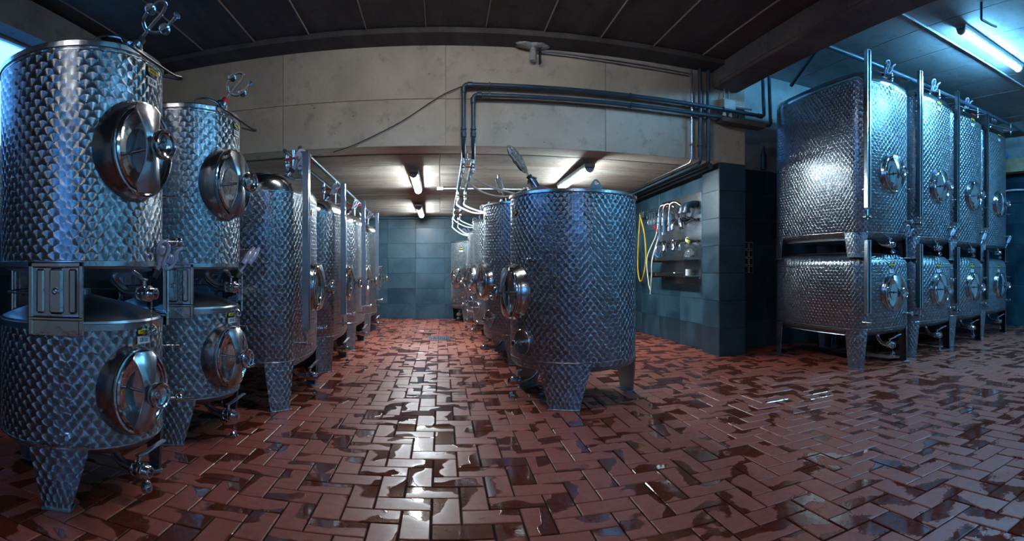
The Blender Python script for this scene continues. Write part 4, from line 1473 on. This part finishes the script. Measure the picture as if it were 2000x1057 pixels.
# pipes above the left row, with drops
def lp(px, py, r):
    return at(px, py, r)
l1 = pipe_thing('overhead_pipe', bend([(-1.40, 5.2, 2.32), (-1.40, 11.4, 2.20)], .05), .022, 'pipe', 'dark pipe running over the left tank row, the one nearer the aisle', group='pipes over the left row')
l2 = pipe_thing('overhead_pipe', bend([(-1.56, 5.2, 2.30), (-1.56, 11.4, 2.18)], .05), .022, 'pipe', 'dark pipe running over the left tank row, the one nearer the wall', group='pipes over the left row')
for y in (5.3, 7.0, 8.6, 10.2):
    for pp, x in ((l1, -1.40), (l2, -1.56)):
        z = 2.31 - (y - 5.2) * .019
        ball_valve(pp, (x, y, z - .02), hx=-1)
        e = Vector((x + .02, y + .35 + (0 if x > -1.5 else .12), 1.90))
        hose([(x, y, z - .17), (x, y, z - .26), (x - .02, y + .12, z - .36), e], 'short hose dropping from the %s valve over the left row, %s pipe' % (wh[[5.3, 7.0, 8.6, 10.2].index(y)], 'aisle' if x > -1.5 else 'wall'), group='short hoses over the left row')
pv = pipe_thing('riser_pipe', [(-1.40, 5.2, 2.33), (-1.40, 5.2, 2.05)], .022, 'pipe', 'short riser with red lever valve over the first tall left tank', couplers=[((-1.40, 5.2, 2.12), (0, 0, 1), .06)])
obj('handle', MB().box((-.07, 0, 0), (.16, .012, .02), b=.004).mesh('handle', M['red']), pv, Matrix.Translation((-1.42, 5.17, 2.22)) @ Matrix.Rotation(-.1, 4, 'Y'))
obj('coupler', MB().cyl((-1.46, 5.19, 2.30), (-1.46, 5.19, 2.10), .018).mesh('coupler', M['galv']), pv)

# verticals near the right end of the beam, turning back under the ceiling
for x, r, mt, lb, top in ((2.93, .013, 'galv', 'thin bright conduit dropping down the beam near its right end', 3.52), (3.045, .026, 'pipe', 'dark pipe dropping down the beam beside the thin conduit', 3.62), (3.16, .026, 'pipe', 'dark pipe dropping down the beam nearest the column', 3.62)):
    o = pipe_thing('riser_pipe', bend([(x, PY + .035, top), (x, PY + .035, 2.41), (x, 6.05, 2.40), (x, 12.0, 2.24)], .05), r, mt, lb, group='riser pipes at the beam end')
    clips(o, [(x, PY + .035, 2.62)], (0, 0, 1), r)
    for yy in (6.6, 7.6, 8.6):
        obj('clip', cached(('clip2', r), lambda: MB().lathe([(r * 1.02, -.008), (r * 1.35, -.008), (r * 1.35, .008), (r * 1.02, .008)], n=14), M['galv'], 'clip'), o, frame((x, yy, 2.42 + (yy - 6.05) * -.0296 - (.02 if r < .02 else 0)), (0, 1, 0)))
pipe_thing('ceiling_pipe', bend([(3.28, 6.0, 2.42), (3.28, 12.0, 2.24)], .03), .04, 'pipe', 'thick dark pipe in the corner of the back room ceiling and right wall')
# conduit along the top of the beam
o = pipe_thing('conduit', bend([(1.06, 5.86, 3.53), (2.93, 5.86, 3.50), (2.93, 5.86, 3.40)], .03), .010, 'grey', 'thin grey conduit along the top of the concrete beam')
o = pipe_thing('conduit', bend([(1.06, 5.86, 3.51), (2.2, 5.86, 3.475), (2.96, 5.86, 3.47)], .03), .008, 'grey', 'second thin grey cable under the conduit on the beam')
# pipe stub with plaster at the ceiling
ps = thing('ceiling_stub', (1.0, 5.80, 3.56), 0, 'grey pipe stub with a messy plaster patch at the top of the beam', 'pipe')
mb = MB(); rr = random.Random(5)
prof = [(.17, .015), (.15, -.015), (.10, -.03), (.05, -.04), (0, -.04)]
n = 18
for r_, h_ in prof:
    for i in range(n):
        a = 2 * pi * i / n; q = r_ * rr.uniform(.75, 1.2)
        mb.v.append(Vector((q * cos(a) * 1.2, q * sin(a) * .6, h_ + rr.uniform(-.006, .006))))
for j in range(len(prof) - 1):
    for i in range(n):
        mb.f.append((j * n + i, j * n + (i + 1) % n, (j + 1) * n + (i + 1) % n, (j + 1) * n + i))
obj('plaster_patch', mb.mesh('plaster_patch', M['grey'], 10), ps)
obj('stub', MB().cyl((0, 0, -.02), (0, 0, -.17), .035, 18).lathe([(.03, -.165), (.0, -.17)], n=18).mesh('stub', M['grey']), ps)
obj('flap', MB().box((.075, -.01, -.12), (.02, .05, .17), b=.004).mesh('flap', M['black']), ps)
# junction box with conduits
jb = thing('junction_box', (3.44, 5.84, 3.16), 0, 'light grey junction box with cable glands below the ceiling beam', 'box')
obj('case', MB().box((0, 0, 0), (.20, .09, .17), b=.012).mesh('case', M['grey']), jb)
obj('cover', MB().box((0, -.05, 0), (.17, .02, .14), b=.006).mesh('cover', M['grey']), jb)
for dx in (-.05, .04):
    obj('gland', cached('gland', lambda: MB().lathe([(.022, 0), (.022, -.02), (.026, -.022), (.026, -.05), (.012, -.055), (.010, -.08), (0, -.08)], n=12), M['white'], 'gland'), jb, Matrix.Translation((dx, 0, -.085)))
for dx in (-.05, .02):
    obj('conduit', MB().cyl((dx, 0, .08), (dx, 0, .22), .012, 10).mesh('conduit', M['grey']), jb)
obj('side_conduit', MB().cyl((.10, 0, .02), (.36, 0, .02), .016, 10).mesh('side_conduit', M['grey']), jb)
obj('cable', MB().tube(smooth_path([(.10, -.02, -.03), (.14, -.02, -.06), (.14, -.01, -.12), (.06, -.01, -.15), (.0, 0, -.12)]), .006, 6).mesh('cable', M['black']), jb)
# black cable strung over the beam
cb = [at(902, 168, 5.86), at(860, 190, 5.9), at(790, 235, 5.9), at(740, 262, 5.93), at(690, 284, 5.95), at(650, 297, 5.97)]
cb = [Vector((p.x, 5.865, p.z)) for p in cb]
o = bpy.data.objects.new('cable', MB().tube(smooth_path(cb, 6), .005, 6).mesh('cable', M['black'])); C.objects.link(o)
tag(o, 'thin black cable drooping across the concrete beam to the left', 'cable')
# conduit and box across the back room ceiling, pipe on the end wall
o = pipe_thing('conduit', [(-.02, 8.4, 2.37), (1.7, 8.4, 2.37)], .012, 'white', 'white conduit crossing the back room ceiling')
obj('conduit_box', MB().box((-.02, 8.4, 2.37), (.10, .06, .05), b=.006).mesh('conduit_box', M['white']), o)
for x in (.3, .8, 1.3):
    obj('clip', MB().box((x, 8.4, 2.38), (.02, .03, .035), b=.003).mesh('clip', M['white']), o)
o = pipe_thing('wall_pipe', [(-2.9, 12.0, 2.26), (.45, 12.0, 2.26)], .026, 'pipe', 'dark blue pipe along the top of the end wall')
obj('clip', MB().lathe([(.026, -.01), (.038, -.01), (.038, .01), (.026, .01)], frame((-.85, 12.0, 2.26), (1, 0, 0))).mesh('clip', M['pipe']), o)
# pipe over the right row
o = pipe_thing('overhead_pipe', bend([(4.27, 5.60, 3.52), (3.86, 4.52, 3.60), (8.8, 4.62, 3.64)], .06), .026, 'pipe', 'blue pipe running across above the stacked right hand tanks')
for x in (4.0, 8.6):
    obj('hanger', MB().cyl((x, 4.52 + (x - 3.86) * .02, 3.62), (x, 4.52 + (x - 3.86) * .02, 3.91), .006, 8).mesh('hanger', M['galv']), o)
for k, x in enumerate((5.05, 6.05, 7.05, 8.1)):
    v = ball_valve(o, (x, 4.55, 3.60), hx=1)
o = pipe_thing('conduit', [(3.75, 3.83, 3.885), (9.2, 3.83, 3.885)], .010, 'grey', 'thin grey conduit across the right room ceiling behind the lamp')
o = pipe_thing('cross_bar', bend([(4.75, 3.02, 3.9), (4.75, 3.02, 3.72), (4.95, 3.02, 3.74), (5.05, 3.02, 3.76)], .02), .014, 'darksteel', 'small dark ceiling hook near the lamp of the right room', 'hook')

# ------------------------------------------------------------ tool wall in the back room
XW = 3.438
tb = thing('tool_board', (XW - .004, 7.2, 0), 0, 'stainless backing sheet for tools on the blue tiled side wall', 'panel')
obj('sheet', MB().box((0, 0, 1.53), (.006, 1.34, 1.28), b=.002).mesh('sheet', M['galv']), tb)
for y in (-.6, .6):
    for z in (.98, 2.1):
        obj('screw', cached('screw', lambda: MB().lathe([(.012, 0), (.010, .006), (0, .007)], n=10), M['steel'], 'screw'), tb, frame((-.003, y, z), (-1, 0, 0)))
for k, (z, nm) in enumerate(((1.265, 'upper'), (1.03, 'lower'))):
    shf = thing('wall_shelf', (XW, 7.25, z), 0, 'grey wall shelf under the tool board, %s of two' % nm, 'shelf', 'wall shelves')
    obj('board', MB().box((-.12, 0, -.02), (.23, 1.28, .008)).box((-.235, 0, 0), (.008, 1.28, .05), b=.002).box((-.008, 0, 0), (.008, 1.28, .05)).mesh('board', M['galv']), shf)
    for y in (-.6, .6):
        obj('bracket', MB().box((-.11, y, -.035), (.20, .02, .03), b=.003).mesh('bracket', M['darksteel']), shf)


def wallf(y, z, off=.01):
    return frame((XW - off, y, z), (-1, 0, 0))


gf = 'valves and fittings on the board'
pos_l = ['%s hanging fitting in the upper row of the tool board' % q for q in ('first', 'second', 'third', 'fourth', 'fifth', 'sixth', 'seventh')]
# rails of pegs
for z, nm in ((1.80, 'upper'), (1.50, 'lower')):
    rl = thing('peg_rail', (XW - .02, 7.2, z), 0, '%s dark peg rail on the tool board holding fittings' % nm, 'rail', 'peg rails')
    obj('bar', MB().box((-.005, 0, 0), (.02, 1.2, .03), b=.003).mesh('bar', M['darksteel']), rl)
    for k in range(9):
        obj('peg', cached('peg', lambda: MB().cyl((0, 0, 0), (-.16, 0, .03), .008, 8), M['darksteel'], 'peg'), rl, Matrix.Translation((0, -.55 + k * .137, 0)))


def fitting(y, z, kind, label):
    t = thing('pipe_fitting', (XW - .12, y, z), 0, label, 'fitting', gf)
    if kind == 0:
        obj('body', cached('fit0', lambda: MB().lathe([(.03, -.07), (.042, -.068), (.042, -.05), (.028, -.046), (.028, .03), (.040, .034), (.040, .055), (.03, .058), (.03, .0), (0, 0)], frame((0, 0, 0), (-1, .2, -.5)), 18), M['bright'], 'body'), t)
    elif kind == 1:
        obj('body', cached('fit1', lambda: MB().tube(smooth_path([(.03, 0, .02), (-.04, 0, .01), (-.08, 0, -.03), (-.085, 0, -.09)]), .022, 12).lathe([(.032, -.012), (.032, .012)], frame((-.085, 0, -.09), (0, 0, 1)), 16), M['steel'], 'body'), t)
    else:
        obj('body', cached('fit2', lambda: MB().lathe([(.024, -.09), (.036, -.086), (.036, -.07), (.022, -.066), (.030, -.02), (.030, .02), (.022, .05), (.036, .056), (.036, .07), (0, .07)], frame((-.02, 0, -.01), (.2, .3, 1)), 16), M['bright'], 'body'), t)
        obj('lever', cached('fit2l', lambda: MB().box((-.05, .02, .0), (.012, .03, .12), b=.003), M['steel'], 'lever'), t)
    return t


ordn = ('first', 'second', 'third', 'fourth', 'fifth', 'sixth', 'seventh', 'eighth')
for k in range(7):
    fitting(6.72 + k * .16, 1.78, (0, 2, 1, 2, 0, 1, 2)[k], '%s fitting from the column end on the upper peg rail' % ordn[k])
for k in range(6):
    fitting(6.80 + k * .17, 1.47, (1, 0, 2, 0, 2, 1)[k], '%s fitting from the column end on the lower peg rail' % ordn[k])
for k, y in enumerate((7.02, 7.24, 7.40)):
    t = thing('tap_spout', (XW - .03, y, 1.84), 0, ('bent steel pipe hooked over the tool board, nearest the column', 'bent steel pipe hooked over the tool board, middle of three', 'bent steel pipe hooked over the tool board, farthest from the column')[k], 'pipe', 'bent steel pipes')
    obj('tube', cached(('spout', k), lambda: MB().tube(smooth_path([(-.02, -.16, -.02), (-.10, -.14, .14), (-.16, -.06, .22), (-.20, .02, .20), (-.21, .05, .08), (-.21, .06, -.14 - .05 * k)], 6), .024, 14), M['bright'], 'tube'), t)
    obj('collar', cached(('spc', k), lambda: MB().cyl((-.21, .06, -.14 - .05 * k), (-.21, .06, -.18 - .05 * k), .031, 14), M['steel'], 'collar'), t)
for k, y in enumerate((6.66, 6.80)):
    t = thing('pipe_elbow', (XW - .02, y, 1.98), 0, 'dark plastic elbow high on the tool board, %s the column' % ('nearest' if k == 0 else 'farther from'), 'elbow', 'dark elbows')
    obj('body', cached('elb', lambda: MB().tube(smooth_path([(0, 0, .04), (-.08, 0, .03), (-.14, 0, -.01), (-.15, 0, -.09)]), .045, 16), M['pipe'], 'body'), t)
    obj('flange', cached('elbf', lambda: MB().lathe([(.045, -.015), (.058, -.012), (.058, .012), (.045, .015)], frame((-.15, 0, -.08), (0, 0, 1)), 18), M['pipe'], 'flange'), t)
# glass rack with three glasses
gr = thing('glass_rack', (XW - .02, 7.95, 2.02), 0, 'dark wire rack for stemmed glasses at the far end of the tool board', 'rack')
mb = MB()
for k in range(4):
    mb.box((-.12, -.18 + k * .12, 0), (.24, .022, .008), b=.002)
mb.box((-.005, 0, -.004), (.010, .42, .03))
obj('rack', mb.mesh('rack', M['darksteel']), gr)
for k in range(3):
    t = thing('wine_glass', (XW - .15, 7.83 + k * .12, 2.005), 0, 'upside down stemmed glass in the rack, %s from the board' % ordn[k], 'glass', 'hanging wine glasses')
    obj('bowl', cached('wg', lambda: MB().lathe([(0, .014), (.034, .012), (.034, .009), (.006, .004), (.0035, -.01), (.0035, -.075), (.010, -.085), (.034, -.115), (.038, -.14), (.030, -.185), (.0285, -.185), (.0365, -.14), (.032, -.117), (.006, -.09), (0, -.088)], n=24), M['glass'], 'bowl'), t)
t = thing('funnel', (XW - .13, 7.82, 1.73), 0, 'small red funnel by the hose on the tool board', 'funnel')
obj('cone', MB().lathe([(.055, .06), (.012, -.01), (.008, -.05), (.006, -.05), (.010, -.01), (.050, .06)], n=20).mesh('cone', M['red']), t)
t = thing('spray_bottle', (XW - .12, 6.72, 1.50), 0, 'yellow green container lying on the lower pegs near the column', 'container')
mm = Matrix.Rotation(.5, 4, 'X')
obj('body', MB().box((0, 0, .01), (.05, .12, .075), mm, .018).mesh('body', M['lime']), t)
obj('label_patch', MB().box((-.026, 0, .01), (.002, .06, .04), mm).mesh('label_patch', M['white']), t)
t = thing('plastic_bag', (XW - .09, 6.72, 1.275), 0, 'crumpled clear plastic bag standing on the upper wall shelf', 'bag')
mb = MB(); rr = random.Random(9)
for h_, r_ in ((0, .08), (.03, .09), (.06, .08), (.09, .06), (.12, .03)):
    for i in range(20):
        a = 2 * pi * i / 20; q = r_ * rr.uniform(.7, 1.15)
        mb.v.append(Vector((q * cos(a) * .8, q * sin(a) * 1.3, h_)))
for j in range(4):
    for i in range(20):
        mb.f.append((j * 20 + i, j * 20 + (i + 1) % 20, (j + 1) * 20 + (i + 1) % 20, (j + 1) * 20 + i))
obj('film', mb.mesh('film', M['glass'], 10), t)
coil = [(XW - .10 + .02 * sin(3 * q), 7.80 + .11 * cos(q), 1.40 + .11 * sin(q)) for q in [k * .4 for k in range(33)]]
hose(coil, 'coil of blue hose standing on the upper wall shelf', .010, 'blue')
hose([(XW - .14, 7.72, 1.80), (XW - .17, 7.76, 1.62), (XW - .27, 7.86, 1.30), (XW - .27, 7.84, 1.0), (XW - .26, 7.78, .80), (XW - .24, 7.76, .78)], 'long pale hose hanging in front of the shelves, left strand', .009, 'cream', 'pale hose strands')
hose([(XW - .14, 7.66, 1.80), (XW - .17, 7.64, 1.62), (XW - .27, 7.66, 1.25), (XW - .27, 7.68, 1.0), (XW - .26, 7.76, .72)], 'long pale hose hanging in front of the shelves, right strand', .009, 'cream', 'pale hose strands')
t = thing('paper_roll', (XW - .10, 6.74, 1.055), 0, 'white roll on the lower wall shelf', 'roll')
obj('paper', MB().lathe([(.02, 0), (.045, 0), (.045, .09), (.02, .09)], Matrix.Translation((0, 0, -.037)), 22).mesh('paper', M['white']), t)
t = thing('whisk', (XW - .12, 7.10, 1.05), 0, 'wire whisk lying on the lower wall shelf', 'whisk')
mb = MB()
for k in range(5):
    a = k * pi / 5
    mb.tube([(.035 * sin(q) * cos(a), .06 * cos(q) + .06, .035 * sin(q) * sin(a)) for q in [2 * pi * j / 16 for j in range(16)]], .002, 4, True)
obj('wires', mb.mesh('wires', M['bright']), t, Matrix.Translation((0, 0, .005)))
obj('grip', MB().cyl((0, -.20, -.015), (0, .005, .005), .010, 10).mesh('grip', M['steel']), t)

# yellow hose on its hook
t = thing('hose_hook', (XW - .01, 8.55, 1.98), 0, 'dark wall bracket with a tap behind the big round tank', 'hook')
obj('plate', MB().box((-.01, 0, 0), (.02, .16, .05), b=.004).mesh('plate', M['darksteel']), t)
obj('arm', MB().tube(smooth_path([(0, 0, 0), (-.10, 0, .0), (-.13, 0, .04)]), .012, 8).mesh('arm', M['darksteel']), t)
obj('tap', MB().lathe([(.02, 0), (.028, .01), (.028, .05), (.016, .06), (.016, .12)], frame((-.03, .05, .0), (0, 0, 1)), 14).mesh('tap', M['pipe']), t)
hose([(XW - .10, 8.60, 2.06), (XW - .14, 8.50, 2.0), (XW - .12, 8.36, 1.7), (XW - .10, 8.34, 1.3), (XW - .09, 8.48, 1.0), (XW - .08, 8.66, .9), (XW - .07, 8.8, 1.1), (XW - .07, 8.78, 1.5), (XW - .09, 8.64, 2.0)], 'yellow hose looped on the side wall behind the big round tank', .014, 'yellow')

# socket strip on the recess wall
t = thing('socket_strip', (4.10, 6.388, 1.28), 0, 'pale frame of wall sockets and switches beside the tiled column', 'socket')
obj('frame', MB().box((0, .004, 0), (.18, .012, .50), b=.003).mesh('frame', M['pipe']), t)
for r_ in range(4):
    for c_ in range(2):
        so = obj('socket', cached('sockt', lambda: MB().box((0, 0, 0), (.072, .014, .100), b=.006), M['white'], 'socket'), t, Matrix.Translation((-.042 + c_ * .084, -.006, -.175 + r_ * .112)))
        obj('insert', cached('sockin', lambda: MB().box((0, -.006, 0), (.054, .008, .082), b=.002), M['black'], 'insert'), so)
# things by the far right wall
t = thing('cloth_bag', (9.12, 5.35, 3.24), 0, 'bright blue bag lying on the timber board at the far right', 'bag')
obj('body', MB().lathe([(0, 0), (.08, .0), (.13, .06), (.11, .16), (.05, .21), (0, .22)], n=14, sx=.6, sy=1.4).mesh('body', M['blue']), t)
hose([(9.22, 5.6, 2.62), (9.22, 5.2, 2.66), (9.22, 4.8, 2.64), (9.22, 4.3, 2.56)], 'white hose draped along the far right wall under the timber board', .02, 'white')
t = thing('wine_bottle', (4.33, 6.33, 2.53), 0, 'dark object standing on the tile edge beside the right hand tanks', 'bottle')
obj('body', MB().lathe([(0, 0), (.04, 0), (.04, .2), (.015, .26), (.015, .33), (0, .33)], n=16).mesh('body', M['black']), t)
